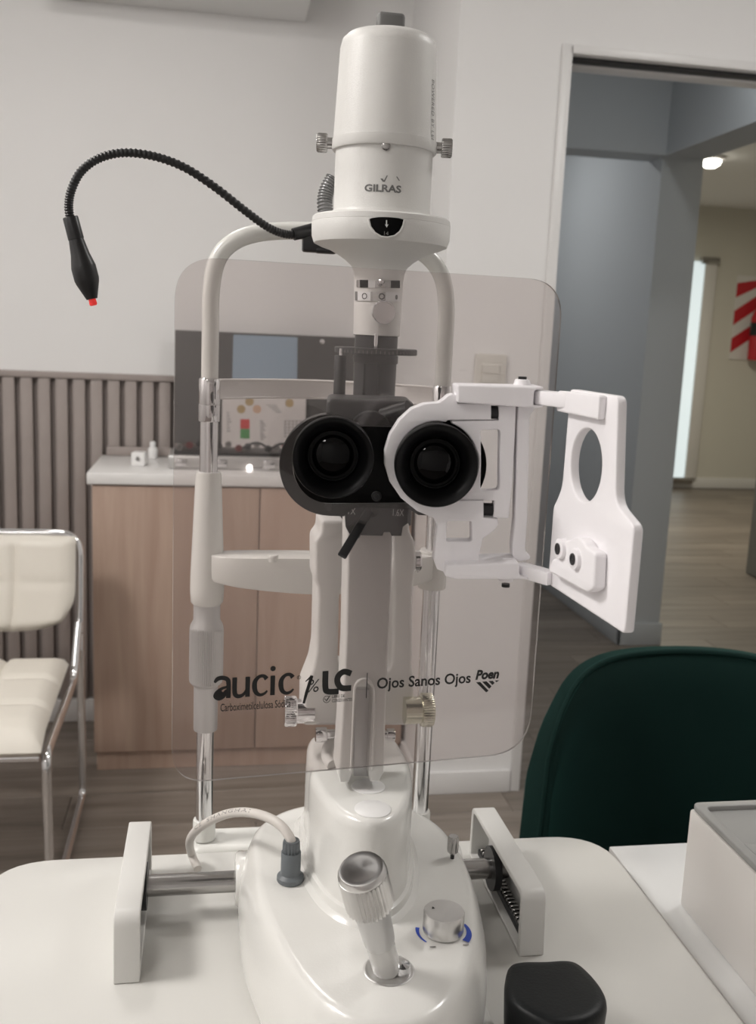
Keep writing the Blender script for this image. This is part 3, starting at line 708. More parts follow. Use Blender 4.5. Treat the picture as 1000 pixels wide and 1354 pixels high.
# --- brightness dial
D0 = PZ(586, 1232, BZ)
dial = MB().lathe([(.0138, .001), (.0142, .002), (.0142, .015), (.0136, .0160), (.0001, .0160)], D0, (0, 0, 1), 72, (1, 2, 72, .0004)).build('brightness_dial', 'alu', SL)
a = D0 + np.array([-.007, .004, .0162]); MB().add([a + np.array(q) for q in ((0, .0016, 0), (-.0012, -.0012, 0), (.0012, -.0012, 0))], [(0, 1, 2)]).build('pointer_mark', 'ink', dial, None, 0)
ff = up(BZ + .0002); fl = Flat()
arc = lambda a0, a1, r: [(D0[0] + r * math.cos(math.radians(t)), D0[1] + r * math.sin(math.radians(t))) for t in np.linspace(a0, a1, 22)]
fl.rib(arc(22, -45, .0179), list(np.linspace(.002, .005, 22)), ff); fl.build('blue_scale', 'print_blue', SL)
fl = Flat(); fl.rib(arc(160, 218, .0178), list(np.linspace(.0028, .001, 22)), ff); fl.build('blue_scale', 'print_blue', SL)
fl = Flat(); fl.rib([(D0[0] - .013, D0[1] - .0165), (D0[0] - .009, D0[1] - .0165)], .0012, ff).rib([(D0[0] + .010, D0[1] - .0165), (D0[0] + .014, D0[1] - .0165)], .0012, ff); fl.build('scale_mark', 'print_grey', SL)
# --- lock screw
L0 = PZ(598, 1138, BZ - .002)
ls = MB().lathe([(.0016, -.003), (.0016, .006)], L0, (0, 0, 1), 12).build('lock_screw', 'scope_dark', SL)
MB().lathe([(.0025, .006), (.0042, .008), (.0045, .010), (.0045, .019), (.0035, .021), (.0001, .021)], L0, (0, 0, 1), 28, (2, 3, 28, .0006)).build('screw_head', 'steel', ls)

# --- microscope column (front arm, forked at the foot)
cf_ = upright(PF(485, 860, .700), 0)
Q = lambda L, f: [f.uv(*q) for q in L]
fork = [(460, 690), (459, 760), (457, 850), (452, 950), (447, 1024), (450, 1035), (462, 1035), (467, 1022), (471, 925)] + [(482 - 11 * math.cos(t), 915 - 11 * math.sin(t)) for t in np.linspace(.2, PI - .2, 9)] + [(493, 925), (488, 1022), (490, 1034), (502, 1034), (508, 1022), (511, 930), (516, 820), (521, 690)]
plate('microscope_arm', [Q(fork, cf_)], .030, cf_, 'lamp_white', SL, .0022)
rimf = Frame(cf_.p(0, 0, .0022), cf_.ex, cf_.ey, cf_.ez)
rim_ = [(463, 1020), (467, 930)] + [(482.5 - 15 * math.cos(t), 914 - 17 * math.sin(t)) for t in np.linspace(.15, PI - .15, 12)] + [(498, 930), (494, 1020), (490.5, 1020), (494.5, 930)] + [(482.5 + 11.8 * math.cos(t), 914 - 12 * math.sin(t)) for t in np.linspace(.15, PI - .15, 12)] + [(470.5, 930), (466, 1020)]
plate('slot_rim', [Q(rim_, rimf)], .004, rimf, 'lamp_white', SL, .0009)
gf = Frame(cf_.p(0, 0, -.014), cf_.ex, cf_.ey, cf_.ez)
plate('slot_back', [Q([(468, 1026), (470, 912), (495, 912), (492, 1026)], gf)], .006, gf, 'alu_matt', SL)
hook = [PY(440, 1012, .70), PY(433, 1002, .71), PY(433, 990, .715), PY(440, 982, .72), PY(450, 980, .72)]
MB().tube(catmull(hook, 6), .0045, 12).build('arm_cable', 'lamp_white', SL)
# --- lamp yoke behind it
yf = upright(PF(475, 860, .755), 0)
yoke = [(425, 688), (456, 688), (456, 711), (460, 716), (460, 768), (452, 774), (449, 790), (447, 878), (452, 888), (512, 888), (518, 878), (520, 790), (518, 720), (520, 690), (541, 690), (543, 706), (549, 716), (551, 742), (548, 768), (546, 786), (546, 868), (545, 882), (548, 898), (548, 960), (401, 960), (402, 914), (414, 884), (418, 860), (420, 775), (416, 768), (416, 715), (424, 706)]
plate('lamp_yoke', [round_poly(Q(yoke, yf), .003, 3)], .040, yf, 'lamp_white', SL, .003)
def knob(px, py, d, r, L, ax, m, name, teeth=40, shaft=.6, parent=SL):
    o = PF(px, py, d); ax = np.array(ax, float)
    k = MB().lathe([(r * shaft, -L * .5), (r * shaft, L * .35), (r * .94, L * .38), (r, L * .45), (r, L * .92), (r * .92, L), (.0001, L)], o, ax, teeth * 2, (3, 4, teeth * 2, r * .06)); return k.build(name, m, parent)
knob(402, 940, .765, .0118, .0155, (-1, 0, 0), 'chrome', 'yoke_knob', 44, .82)
knob(547, 939, .765, .0132, .0150, (1, 0, 0), 'alu_warm_glint', 'yoke_knob', 44, .80)
knob(441, 971, .760, .0058, .014, (-1, 0, 0), 'chrome', 'clamp_knob', 20, .7); knob(505, 972, .760, .0050, .010, (1, 0, 0), 'chrome', 'clamp_knob', 20, .7)
for px_, s in ((416, -1), (551, 1)):
    MB().lathe([(.0088, -.002), (.0088, .0015), (.0070, .003), (.0050, .0022), (.0001, .0022)], PF(px_, 742, .768), (s, 0, 0), 32).build('pivot_cap', 'chrome', SL)
for px_ in (443, 531): MB().lathe([(.0078, -.002), (.0078, .030)], PF(px_, 690, .775), (0, 0, 1), 28).build('yoke_post', 'scope_dark', SL)

# --- microscope
mo = PF(508, 612, .578); my = math.radians(-7.0)
MS = Frame(mo, (math.cos(my), math.sin(my), 0), (-math.sin(my), math.cos(my), 0), (0, 0, 1))     # y away from the viewer
MV = Frame(mo, MS.ex, (0, 0, 1), -MS.ey)                                                          # plates facing the viewer
def msplate(name, L, depth, thick, m, bevel=.001, parent=SL, rnd_=0.0):
    f = Frame(MS.p(0, depth, 0), MS.ex, (0, 0, 1), -MS.ey); q = Q(L, f)
    return plate(name, [round_poly(q, rnd_, 4) if rnd_ else q], thick, f, m, parent, bevel)
ax_ = MS.ey
for px_, py_, r in ((440.5, 606, .0240), (578, 616.5, .0248)):
    f = Frame(MS.o, MS.ex, (0, 0, 1), -MS.ey); u, v = f.uv(px_, py_); c = MS.p(u, 0, v)
    e = MB().lathe([(.0155, .0150), (.0165, .0105), (.0200, .0030), (r - .0016, .0004), (r - .0005, 0), (r, .0010), (r, .0105), (r - .0006, .0125), (r - .0022, .0140), (r - .0022, .030), (r - .004, .032), (r - .004, .062)], c, ax_, 64).build('eyepiece', 'black_rubber', SL)
    MB().lathe([(.0154, .0149), (.0150, .0112), (.0142, .0112), (.0140, .0130)], c, ax_, 56).build('lens_ring', 'black_gloss', e)
    MB().lathe([(.0001, .0098), (.004, .0101), (.008, .0110), (.012, .0126), (.0148, .0146)], c, ax_, 48).build('lens', 'lens', e)
# housing that carries both eyepieces, behind the shield
hf = Frame(MS.p(0, .066, 0), MS.ex, (0, 0, 1), -MS.ey)
cl = hf.uv(437, 616); cr = hf.uv(577, 616); RF = .0335
st = [(cl[0] + RF * math.cos(t), cl[1] + RF * math.sin(t)) for t in np.linspace(PI/2, 3*PI/2, 26)]
b0 = hf.uv(470, 669)[1]; b1 = hf.uv(470, 562)[1]
st = [p for p in st] + [(cl[0] + .010, cl[1] - RF), (cl[0] + .017, b0 - .001), (cr[0] - .017, b0 - .001), (cr[0] - .010, cr[1] - RF)] + [(cr[0] + RF * math.cos(t), cr[1] + RF * math.sin(t)) for t in np.linspace(-PI/2, PI/2, 26)] + [(cr[0] - .02, b1), (cl[0] + .02, b1)]
plate('eyepiece_housing', [st], .020, hf, 'black_gloss', SL, .0012)
MB().lathe([(.0034, 0), (.0034, -.0015), (.0028, -.002), (.0018, -.002), (.0016, -.001), (.0001, -.001)], MS.p(*[hf.uv(498, 656)[0], .066, hf.uv(498, 656)[1]]), ax_, 24).build('screw', 'scope_dark', SL)
for (x, y) in ((434, 671), (375.5 + 20, 580)): MB().lathe([(.0025, 0), (.0025, -.001), (.0001, -.001)], MS.p(hf.uv(x, y)[0], .066, hf.uv(x, y)[1]), ax_, 20).build('screw', 'scope_dark', SL)
# head block above, body behind and magnification block below
msplate('head_block', [(432, 527), (548, 531), (548, 575), (430, 575)], .088, .055, 'scope_grey', .003, SL, .004)
f_ = Frame(MS.p(0, .0875, 0), MS.ex, (0, 0, 1), -MS.ey); a = f_.uv(467, 541)
MB().lathe([(.0024, 0), (.0024, -.0006), (.0001, -.0006)], MS.p(a[0], .0875, a[1]), ax_, 18).build('socket', 'black_plastic', SL)
a = f_.uv(490, 566); MB().lathe([(.0140, -.012), (.0140, 0), (.0145, .004)], MS.p(a[0], .086, a[1] - .002), ax_, 36).build('prism_cover', 'scope_dark', SL)
MB().tube([MS.p(f_.uv(507, 556)[0], .084, f_.uv(507, 556)[1]), MS.p(f_.uv(541, 545)[0], .078, f_.uv(541, 545)[1])], [.0085, .009], 20).build('prism_barrel', 'black_rubber', SL)
msplate('body_block', [(452, 575), (545, 575), (540, 668), (454, 668)], .087, .07, 'scope_grey', .002)
mag = msplate('magnification_block', [(455, 666), (541, 666), (540, 692), (533, 697), (531, 709), (518, 709), (516, 704), (508, 704), (506, 709), (477, 708), (475, 712), (470, 708), (463, 708), (457, 697)], .070, .060, 'scope_grey', .001)
mf = Frame(MS.p(0, .070, 0), MS.ex, (0, 0, 1), -MS.ey)
def ptext(name, txt, x0, y0, x1, y1, f, m, parent, **k):
    a, b = f.uv(x0, y1), f.uv(x1, y0); return text(name, txt, f, (a[0], a[1], b[0], b[1]), m, parent, **k)
ptext('mark', '1X', 460.5, 672, 470.5, 680, mf, 'print_light', mag); ptext('mark', '1.6X', 519.5, 673.5, 534.5, 682, mf, 'print_light', mag)
a = mf.uv(492, 676); MB().lathe([(.0040, 0), (.0040, -.001), (.0034, -.0014), (.0001, -.0014)], MS.p(a[0], .070, a[1]), ax_, 24).build('pivot', 'scope_dark', mag)
P0 = MS.p(mf.uv(488, 674)[0], .066, mf.uv(488, 674)[1]); P1 = PF(452, 736, .615)
lv = P1 - P0; ll = np.linalg.norm(lv); lv /= ll; w_ = np.cross(lv, F); w_ /= np.linalg.norm(w_); n_ = np.cross(w_, lv)
MB().box((0, -.0030, -.0011), (ll, .0030, .0011), .0009, 2, Frame(P0, lv, w_, n_)).build('magnification_lever', 'scope_grey', SL)
# --- illumination tower
AX, AY = .1318, .790
def zt(y, rr=0.0): return PY(PX0(y), y, AY - rr)[2]
def PX0(y): return 512 - (y - 36) * (512 - 491) / (542 - 36)
def ring_at(y0): return zt(y0)
Zc = lambda z: z
z_top, z_hb, z_lb, z_cb = zt(47), zt(202), zt(287), zt(323)
# housing
hs = MB().lathe([(.0001, z_top), (.024, z_top - .0005), (.0315, z_top - .0015), (.0352, z_top - .005), (.0368, z_top - .011), (.0398, z_hb + .010), (.0400, z_hb + .0082), (.0406, z_hb + .0080), (.0408, z_hb + .0015), (.0400, z_hb), (.0385, z_hb)], (AX, AY, 0), (0, 0, 1), 72).build('lamp_housing', 'lamp_white', SL)
MB().box((AX - .0105, AY - .010, z_top - .001), (AX + .0105, AY + .002, z_top + .0145), .003, 3).build('latch_tab', 'tab_grey', hs)
lower = MB().lathe([(.0378, z_hb + .003), (.0378, z_lb + .004), (.0385, z_lb + .001), (.040, z_lb - .001)], (AX, AY, 0), (0, 0, 1), 72).build('lamp_neck', 'lamp_white', SL)
zz = zt(356)
col = MB().lathe([(.0375, z_lb - .0005), (.0525, z_lb - .0010), (.0540, z_lb - .0022), (.0545, z_lb - .0060), (.0543, z_lb - .0062), (.0546, z_lb - .0068), (.0543, z_cb + .004), (.0525, z_cb - .001), (.047, z_cb - .0035), (.0400, zz + .0135), (.0340, zz + .0105), (.0270, zz + .0060), (.0220, zz + .0015), (.0202, zz - .003), (.0196, zz - .008)], (AX, AY, 0), (0, 0, 1), 72).build('lamp_collar', 'lamp_white', SL)
# collar window with its scale
def wrap(r):
    """(angle around the axis, height) -> point on the tower; the angle starts at the side that faces the viewer"""
    a0 = math.atan2(-AY, -AX)
    return lambda u, v: np.array([AX + r * math.cos(a0 + u / r), AY + r * math.sin(a0 + u / r), v])
def cyl_uv(x, y, r):
    P = on_cyl(x, y, AX, AY, r); a0 = math.atan2(-AY, -AX); return ((math.atan2(P[1] - AY, P[0] - AX) - a0 + PI) % (2*PI) - PI) * r, P[2]
win = [(487.5, 290), (492, 288.3), (500, 287.2), (509, 287), (518, 287.4), (527, 288.4), (535, 290.5), (533, 299), (529, 306.5), (522, 312), (513, 314), (504, 313), (496, 308), (490, 300)]
wc_ = np.array([511.0, 298.0]); nw = len(win)
wv = [on_cyl(*(wc_ + (np.array(q) - wc_) * k / 5), AX, AY, .0550) for k in range(1, 6) for q in win]
MB().add([on_cyl(*wc_, AX, AY, .0550)] + wv, [(0, i + 1, (i + 1) % nw + 1) for i in range(nw)] + [(1 + k*nw + i, 1 + k*nw + (i+1) % nw, 1 + (k+1)*nw + (i+1) % nw, 1 + (k+1)*nw + i) for k in range(4) for i in range(nw)]).build('scale_window', 'black_gloss', col, None, 60)
wr = [on_cyl(*q, AX, AY, .0549) for q in win[6:] + win[:1]]
MB().tube(wr, .0008, 6).build('window_lip', 'lamp_white', col)
ar = [(510.5, 291), (512, 291), (512, 297), (514, 296.5), (511.5, 301), (509, 296.5), (510.5, 297)]
MB().add([on_cyl(*q, AX, AY, .0553) for q in ar], [(0, 1, 2, 6), (2, 3, 4), (2, 4, 6), (4, 5, 6)]).build('scale_arrow', 'print_light', col, None, 0)
def ctext(name, txt, x0, y0, x1, y1, r, m, parent, **k):
    a, b = cyl_uv(x0, y1, r), cyl_uv(x1, y0, r); a2, b2 = cyl_uv(x0, y0, r), cyl_uv(x1, y1, r)
    return text(name, txt, None, (a[0], (a[1] + b2[1]) / 2, b[0], (a2[1] + b[1]) / 2), m, parent, fn=wrap(r), **k)
ctext('scale_number', '14', 508, 306, 514, 311, .0553, 'print_grey', col)
ctext('brand_text', 'GILRAS', 482, 244.5, 531, 254.5, .0380, 'tab_grey', lower, bold=.035)
MB().add([on_cyl(*q, AX, AY, .0380) for q in [(503, 236), (506, 236), (508, 238.5), (511.5, 232), (513, 232), (509, 240.5), (506.5, 240.5)]], [(0, 1, 2, 6), (2, 3, 4, 5), (2, 5, 6)]).build('brand_tick', 'tab_grey', lower, None, 0)
MB().add([on_cyl(*q, AX, AY, .0380) for q in [(524, 233.5), (525.5, 233.5), (529, 239), (527.5, 239)]], [(0, 1, 2, 3)]).build('brand_tick', 'tab_grey', lower, None, 0)
# lettering up the side of the housing
me = text_mesh('POWERED BY LED', .0, 0, 1.1); co = np.array([v.co[:] for v in me.vertices]); lo, hi = co.min(0), co.max(0)
za, zb_ = zt(110), zt(192)
a_mid = .0398 * 1.12
for v in me.vertices:
    s = (v.co.x - lo[0]) / (hi[0] - lo[0]); t_ = (v.co.y - lo[1]) / (hi[1] - lo[1]); z = za + (zb_ - za) * s
    r = .0368 + (.0398 - .0368) * (z_top - .011 - z) / (z_top - .011 - z_hb - .010) + .0004
    v.co = Vector(wrap(r)(r * 1.13 + (t_ - .5) * .0052, z))
add_mesh('side_text', me, 'print_grey', hs, None, 0)
# side thumb screws
for s, (px_, py_) in ((-1, (437, 200)), (1, (574, 208))):
    o = np.array([AX + s * .0395, AY, z_hb + .006]); o = np.array([AX, AY, 0]) + np.array([math.cos(math.radians(-10)) * s * .0395, math.sin(math.radians(-10)) * s * .0395, z_hb + .0055])
    d = np.array([s * math.cos(math.radians(-10)), s * math.sin(math.radians(-10)), 0])
    MB().lathe([(.0042, -.002), (.0042, .0045), (.0066, .0048), (.0072, .0056), (.0072, .0120), (.0064, .0130), (.0001, .0130)], o, d, 60, (3, 4, 60, .0005)).build('thumb_screw', 'steel', hs)
c = wrap(.0382)(.001, z_hb - .0015); MB().lathe([(.0034, 0), (.0034, .0008), (.0026, .0014), (.0001, .0014)], c, (c[0] - AX, c[1] - AY, 0), 20).build('screw', 'steel', lower)
# grey ribbed lead behind the neck
pp = [PF(x, y, .80) for x, y in [(441, 236), (433, 250), (429.5, 266), (431, 284)]]
P = catmull(pp, 14); MB().tube(P, [.0055 + (.0011 if k % 3 == 0 else 0) for k in range(len(P))], 14).build('lamp_lead', 'hose_grey', SL)
# filter cylinder with symbols
z0, z1 = zt(358), zt(444)
fc = MB().lathe([(.0196, z0), (.0186, z1 + .0005), (.0178, z1)], (AX, AY, 0), (0, 0, 1), 56).build('filter_barrel', 'lamp_white', SL)
def band(name, ya, yb, x0, x1, r, m, parent):
    q = [on_cyl(x0 + (x1 - x0) * k / 10, ya + (x0 + (x1 - x0) * k / 10 - 500) * .02, AX, AY, r) for k in range(11)] + [on_cyl(x0 + (x1 - x0) * k / 10, yb + (x0 + (x1 - x0) * k / 10 - 500) * .02, AX, AY, r) for k in range(11)]
    return MB().add(q, [(k, k + 1, k + 12, k + 11) for k in range(10)]).build(name, m, parent, None, 60)
RB = .0200
for x0, x1, m in ((471.5, 476, 'steel'), (476, 487, 'black_gloss'), (487, 496, 'label_white'), (496, 500, 'label_silver'), (500, 510, 'steel'), (510, 517, 'label_silver'), (517, 529, 'black_gloss')): band('filter_slot', 370.5, 380.5, x0, x1, RB, m, fc)
for x0, x1, m in ((469.5, 473, 'tab_grey'), (473, 490, 'label_white'), (490, 510, 'label_silver'), (510, 529, 'label_white')): band('symbol_strip', 386, 398, x0, x1, RB, m, fc)
for x, y, r, m in ((482, 391.5, .0024, 0), (505, 392, .0024, 0), (524.5, 393, .0019, 1)):
    u, v = cyl_uv(x, y, RB + .0002); w = wrap(RB + .0002)
    if m: MB().add([w(u, v)] + [w(u + r * .8 * math.cos(2*PI*k/16), v + r * math.sin(2*PI*k/16)) for k in range(16)], [(0, k + 1, (k + 1) % 16 + 1) for k in range(16)]).build('symbol', 'tab_grey', fc, None, 0)
    else: MB().add([w(u + q * math.cos(2*PI*k/20), v + q * math.sin(2*PI*k/20)) for q in (r, r - .0007) for k in range(20)], [(k, (k + 1) % 20, 20 + (k + 1) % 20, 20 + k) for k in range(20)]).build('symbol', 'ink', fc, None, 0)
for (x, y, r0, r1, L, nm) in ((503, 375, .0022, .0030, .007, 'filter_lever'), (505, 413.5, .0080, .0092, .011, 'filter_knob')):
    c = on_cyl(x, y, AX, AY, .0190); d = np.array([c[0] - AX, c[1] - AY, 0]); d /= np.linalg.norm(d)
    if nm == 'filter_knob': MB().lathe([(r0, -.002), (r0, L * .4), (r1, L * .45), (r1, L * .85), (r1 - .0006, L), (r1 - .0014, L), (r1 - .0016, L * .96), (.0001, L * .93)], c, d, 48).build(nm, 'chrome', fc)
    else: MB().lathe([(.0016, -.001), (.0016, .003), (.0026, .004), (.0030, .008), (.0020, .011), (.0001, .0115)], c, d + np.array([0, 0, .15]), 20).build(nm, 'chrome', fc)
# dark barrel, dial ring and prism post
z2, z3 = zt(468), zt(530)
MB().lathe([(.0172, z1 + .001), (.0172, z2 - .001), (.0182, z2 - .001), (.0182, z2 - .0070), (.0172, z2 - .0075), (.0165, z3 - .03)], (AX, AY, 0), (0, 0, 1), 48).build('slit_barrel', 'scope_grey', SL)
dr = MB().lathe([(.0170, z2), (.0325, z2), (.0332, z2 + .0006), (.0332, z2 + .0042), (.0325, z2 + .0048), (.0170, z2 + .0048)], (AX, AY, 0), (0, 0, 1), 72).build('angle_dial', 'scope_grey', SL)
w = wrap(.0334); mk = MB()
for k in range(-9, 12):
    u = k * .0034; h = .0036 if k % 5 == 0 else .0022
    mk.add([w(u, z2 + .0006), w(u + .0005, z2 + .0006), w(u + .0005, z2 + .0006 + h), w(u, z2 + .0006 + h)], [(0, 1, 2, 3)])
mk.build('dial_marks', 'print_grey', dr, None, 0)
for x in (482, 501): MB().box((-.0012, -.0006, 0), (.0012, .0006, .026), .0004, 1, Frame((*on_cyl(x, 500, AX, AY, .0170)[:2], zt(522)), (1, 0, 0), (0, 1, 0), (0, 0, 1))).build('barrel_rib', 'scope_grey', SL)
c = on_cyl(497, 455, AX, AY, .0185); MB().lathe([(.0001, -.006), (.0012, -.005), (.0016, .001), (.0016, .008)], c, (0, 0, 1), 14).build('index_pin', 'chrome', SL)
c = PF(448.5, 526, .755); MB().lathe([(.0046, -.004), (.0046, .0315), (.0042, .0322), (.0001, .0322)], c, (0, 0, 1), 24).build('prism_post', 'scope_dark', SL)
MB().lathe([(.0011, .031), (.0011, .0375)], c, (0, 0, 1), 12).build('post_pin', 'chrome', SL)

# ================================================================== chin rest on the far table edge
CH = empty('chin_rest', (.10, .865, TZ), 'chin rest frame of white and chrome tube with a forehead band', 'chin rest')
CY = .862; LX, RX = .0005, .2055
zc = lambda y, x=275: PY(x, y, CY)[2]
MB().box((LX - .010, .8435, .780), (.225, .885, TZ + .002), .006, 3).build('mounting_bar', 'tube_white', CH)
for x, y0 in ((LX, .0), (RX, .0)):
    MB().lathe([(.0105, TZ + .0035), (.0105, TZ + .020), (.0098, TZ + .022), (.0080, TZ + .022)], (x, CY, 0), (0, 0, 1), 32).build('foot_sleeve', 'tube_white', CH)
MB().tube([(LX, CY, TZ), (LX, CY, zc(900))], .0079, 28).build('post', 'chrome', CH)
MB().tube([(RX, CY, TZ), (RX, CY, zc(515, 580))], .0079, 28).build('post', 'chrome', CH)
z = zc
MB().lathe([(.0105, z(964)), (.0108, z(962)), (.0108, z(903))], (LX, CY, 0), (0, 0, 1), 40).build('lower_sleeve', 'alu_matt', CH)
MB().lathe([(.0110, z(906)), (.0145, z(901)), (.0152, z(897)), (.0152, z(832)), (.0145, z(826)), (.0118, z(819)), (.0118, z(797))], (LX, CY, 0), (0, 0, 1), 96, (2, 3, 96, .0011)).build('height_knob', 'alu_matt', CH)
MB().lathe([(.0125, z(798)), (.0143, z(795)), (.0150, z(780)), (.0148, z(760)), (.0112, z(628)), (.0104, z(624)), (.0080, z(624))], (LX, CY, 0), (0, 0, 1), 40).build('cone_sleeve', 'tube_white', CH)
MB().tube([(LX, CY, z(640)), (LX, CY, z(500))], .0078, 28).build('post', 'chrome', CH)
MB().lathe([(.0090, z(535)), (.0092, z(534)), (.0092, z(502)), (.0085, z(500))], (LX, CY, 0), (0, 0, 1), 12).build('band_clamp', 'chrome', CH)
MB().lathe([(.0095, z(557)), (.0098, z(556)), (.0098, z(535)), (.0092, z(534))], (LX, CY, 0), (0, 0, 1), 10).build('band_clamp', 'chrome', CH)
MB().lathe([(.0090, zc(560, 582)), (.0092, zc(559, 582)), (.0092, zc(512, 586)), (.0085, zc(510, 586))], (RX, CY, 0), (0, 0, 1), 12).build('band_clamp', 'chrome', CH)
# arch
arch = [(LX, CY, z(505)), (LX, CY, z(440)), (LX + .0005, CY, z(380)), (LX + .006, CY, z(340)), (LX + .020, CY, z(316)), (LX + .042, CY, z(303)), (LX + .075, CY, z(299) + .001), (.105, CY, z(299) + .001), (RX - .075, CY, z(300)), (RX - .042, CY, z(306)), (RX - .020, CY, z(322)), (RX - .006, CY, z(349)), (RX - .0005, CY, z(390)), (RX, CY, z(450)), (RX, CY, zc(512, 586))]
MB().tube(catmull(arch, 8), .0073, 24).build('arch_tube', 'tube_white', CH)
# forehead band: bows away from the patient's side
zb1, zb0 = zc(502, 290), zc(530, 290)
bp = []; N = 32
for k in range(N + 1):
    t = k / N; x = LX + .006 + (RX - LX - .012) * t; y = CY + .012 + .050 * math.sin(PI * t) ** .8; bp.append((x, y))
secs = [(0, 0), (.0025, .0015), (.0015, .005), (.0015, .5), (.0015, .995), (.0025, .9985), (0, 1)]
mb = MB(); ring = []
H = zb1 - zb0
vs = []; 
prof = [(-.0016, 0), (-.0030, .0010), (-.0016, .0024), (-.0012, H / 2), (-.0016, H - .0024), (-.0030, H - .0010), (-.0016, H), (.0016, H), (.0016, 0)]
rings = [[(x, y + a, zb0 + b) for a, b in prof] for x, y in bp]
MB().loft(rings).build('forehead_band', 'band_grey', CH, None, 35)
# chin rest cross arm: curves towards the patient's chin
def armpts(pxs, zz_): return [PZ(x, y, zz_)[:2] for x, y in pxs]
za = 1.104
front = [(270, 768), (285, 774), (315, 778), (345, 780), (375, 776), (400, 770), (425, 766)]
backe = [(425, 735), (400, 739), (385, 744), (370, 738), (340, 737), (310, 738), (290, 740), (270, 745)]
ol = [LX - .004, CY - .006]
loop = [(LX + .002, CY - .012), (LX + .022, CY - .028), (.060, CY - .036), (.100, CY - .040), (.140, CY - .036), (.180, CY - .028), (RX - .002, CY - .012), (RX, CY + .004), (.180, CY + .001), (.150, CY - .006), (.103, CY - .009), (.060, CY - .004), (.030, CY + .002), (LX, CY + .004)]
loop = [p[:2] for p in catmull([np.array(q) for q in loop], 5, True)]
H0 = lambda x: .0225 + .010 * math.sin(PI * min(max((x - LX) / (RX - LX), 0), 1))
tops = [(*p, za + .004 * math.sin(PI * min(max((p[0] - LX) / (RX - LX), 0), 1))) for p in loop]; bots = [(p[0], p[1] + .003, p[2] - H0(p[0])) for p in tops]
ins = [(p[0] + (.103 - p[0]) * .01, p[1] + (CY - .02 - p[1]) * .10, p[2] + .0008) for p in tops]
MB().loft([bots, [(b[0], b[1] - .003, b[2] + .003) for b in bots], [(t[0], t[1], t[2] - .002) for t in tops], tops, ins]).build('cross_arm', 'tube_white', CH, None, 45)
c = PZ(361, 741, za + .003); MB().lathe([(.0035, 0), (.0038, .001), (.0038, .0030), (.0046, .0035), (.0046, .0052), (.0040, .0060), (.0001, .0060)], c - np.array([0, 0, .001]), (0, 0, 1), 24).build('paper_pin', 'tube_white', CH)
mb = MB(); mb.lathe([(.0125, za - .032), (.0130, za - .030), (.0130, za + .002), (.0120, za + .004), (.0080, za + .004)], (RX, CY, 0), (0, 0, 1), 36); mb.build('arm_boss', 'tube_white', CH)

# ================================================================== fixation light on its gooseneck
GL = empty('fixation_light', (.07, CY, 1.36), 'black gooseneck fixation light with a red tip, clipped to the arch', 'lamp')
path = [(412, 307, CY - .014), (395, 310, CY - .016), (375, 309, CY - .020), (352, 299, CY - .026), (322, 277, CY - .035), (285, 248, CY - .044), (245, 222, CY - .050), (205, 207, CY - .054), (165, 202, CY - .056), (132, 209, CY - .057), (108, 226, CY - .058), (95, 250, CY - .058), (91, 272, CY - .058), (93.5, 292, CY - .058)]
P = catmull([PY(*q) for q in path], 26)
MB().tube(P, [.0029 + (.0006 if (k // 2) % 2 else 0) for k in range(len(P))], 12).build('gooseneck', 'black_plastic', GL, None, 70)
h0 = PY(93, 287, CY - .058); h1 = PY(124, 404, CY - .058); hd = h1 - h0; HL = np.linalg.norm(hd); hd /= HL
hp = [(.0001, 0), (.0055, 0), (.0058, .01), (.0060, .245), (.0056, .25), (.0058, .27), (.0072, .42), (.0092, .545), (.0094, .56), (.0094, .70), (.0088, .74), (.0042, .925), (.0001, .93)]
MB().lathe([(r, h * HL) for r, h in hp], h0, hd, 32).build('light_head', 'black_plastic', GL, None, 50)
MB().lathe([(.0028, .92 * HL), (.0030, .985 * HL), (.0022, 1.0 * HL), (.0001, 1.0 * HL)], h0, hd, 20).build('red_tip', 'red_tip', GL, 'red glowing tip')
e0, e1 = PY(388, 310, CY - .018), PY(416, 303, CY - .014); MB().tube([e0, e1], [.0050, .0054], 20).build('end_ferrule', 'black_plastic', GL)
c = PY(414, 316, CY - .012); MB().box((c[0] - .009, CY - .018, c[2] - .011), (c[0] + .014, CY - .0078, c[2] + .008), .002).build('clip', 'black_plastic', GL)
MB().box((c[0] + .002, CY - .019, c[2] - .0115), (c[0] + .02, CY - .009, c[2] - .007), .002).build('clip_jaw', 'black_plastic', GL)

# ================================================================== power cable
PC = empty('power_cable', (.06, .67, BZ), 'white power cable arching from a grey plug on the base', 'cable')
pb = PZ(384, 1164, BZ)
MB().lathe([(.0001, .0004), (.0098, .0004), (.0102, .0012), (.0100, .0040), (.0080, .0055), (.0074, .0060), (.0074, .0230), (.0070, .0235)], pb, (0, 0, 1), 40).build('plug', 'grey_plug', PC)
MB().lathe([(.0066, .0230), (.0064, .0310), (.0058, .0325), (.0001, .0325)], pb, (0, 0, 1), 32, (0, 1, 32, .0011)).build('strain_relief', 'grey_plug', PC)
tz = pb[2] + .031
cpath = [(pb[0], pb[1], tz)] + [PY(x, y, Y) for x, y, Y in [(383, 1107, pb[1]), (372, 1092, .678), (352, 1080, .690), (325, 1074, .71), (298, 1077, .735), (272, 1089, .76), (257, 1101, .78), (251, 1113, .79)]]
end = [(PZ(253, 1124, TZ)[0] + .0005, .822, TZ + .010), (PZ(262, 1134, TZ)[0], .806, TZ + .0042)]
P = catmull(cpath + end, 8)
cbl = MB().tube(P, .0036, 16).build('cable', 'cable_white', PC)
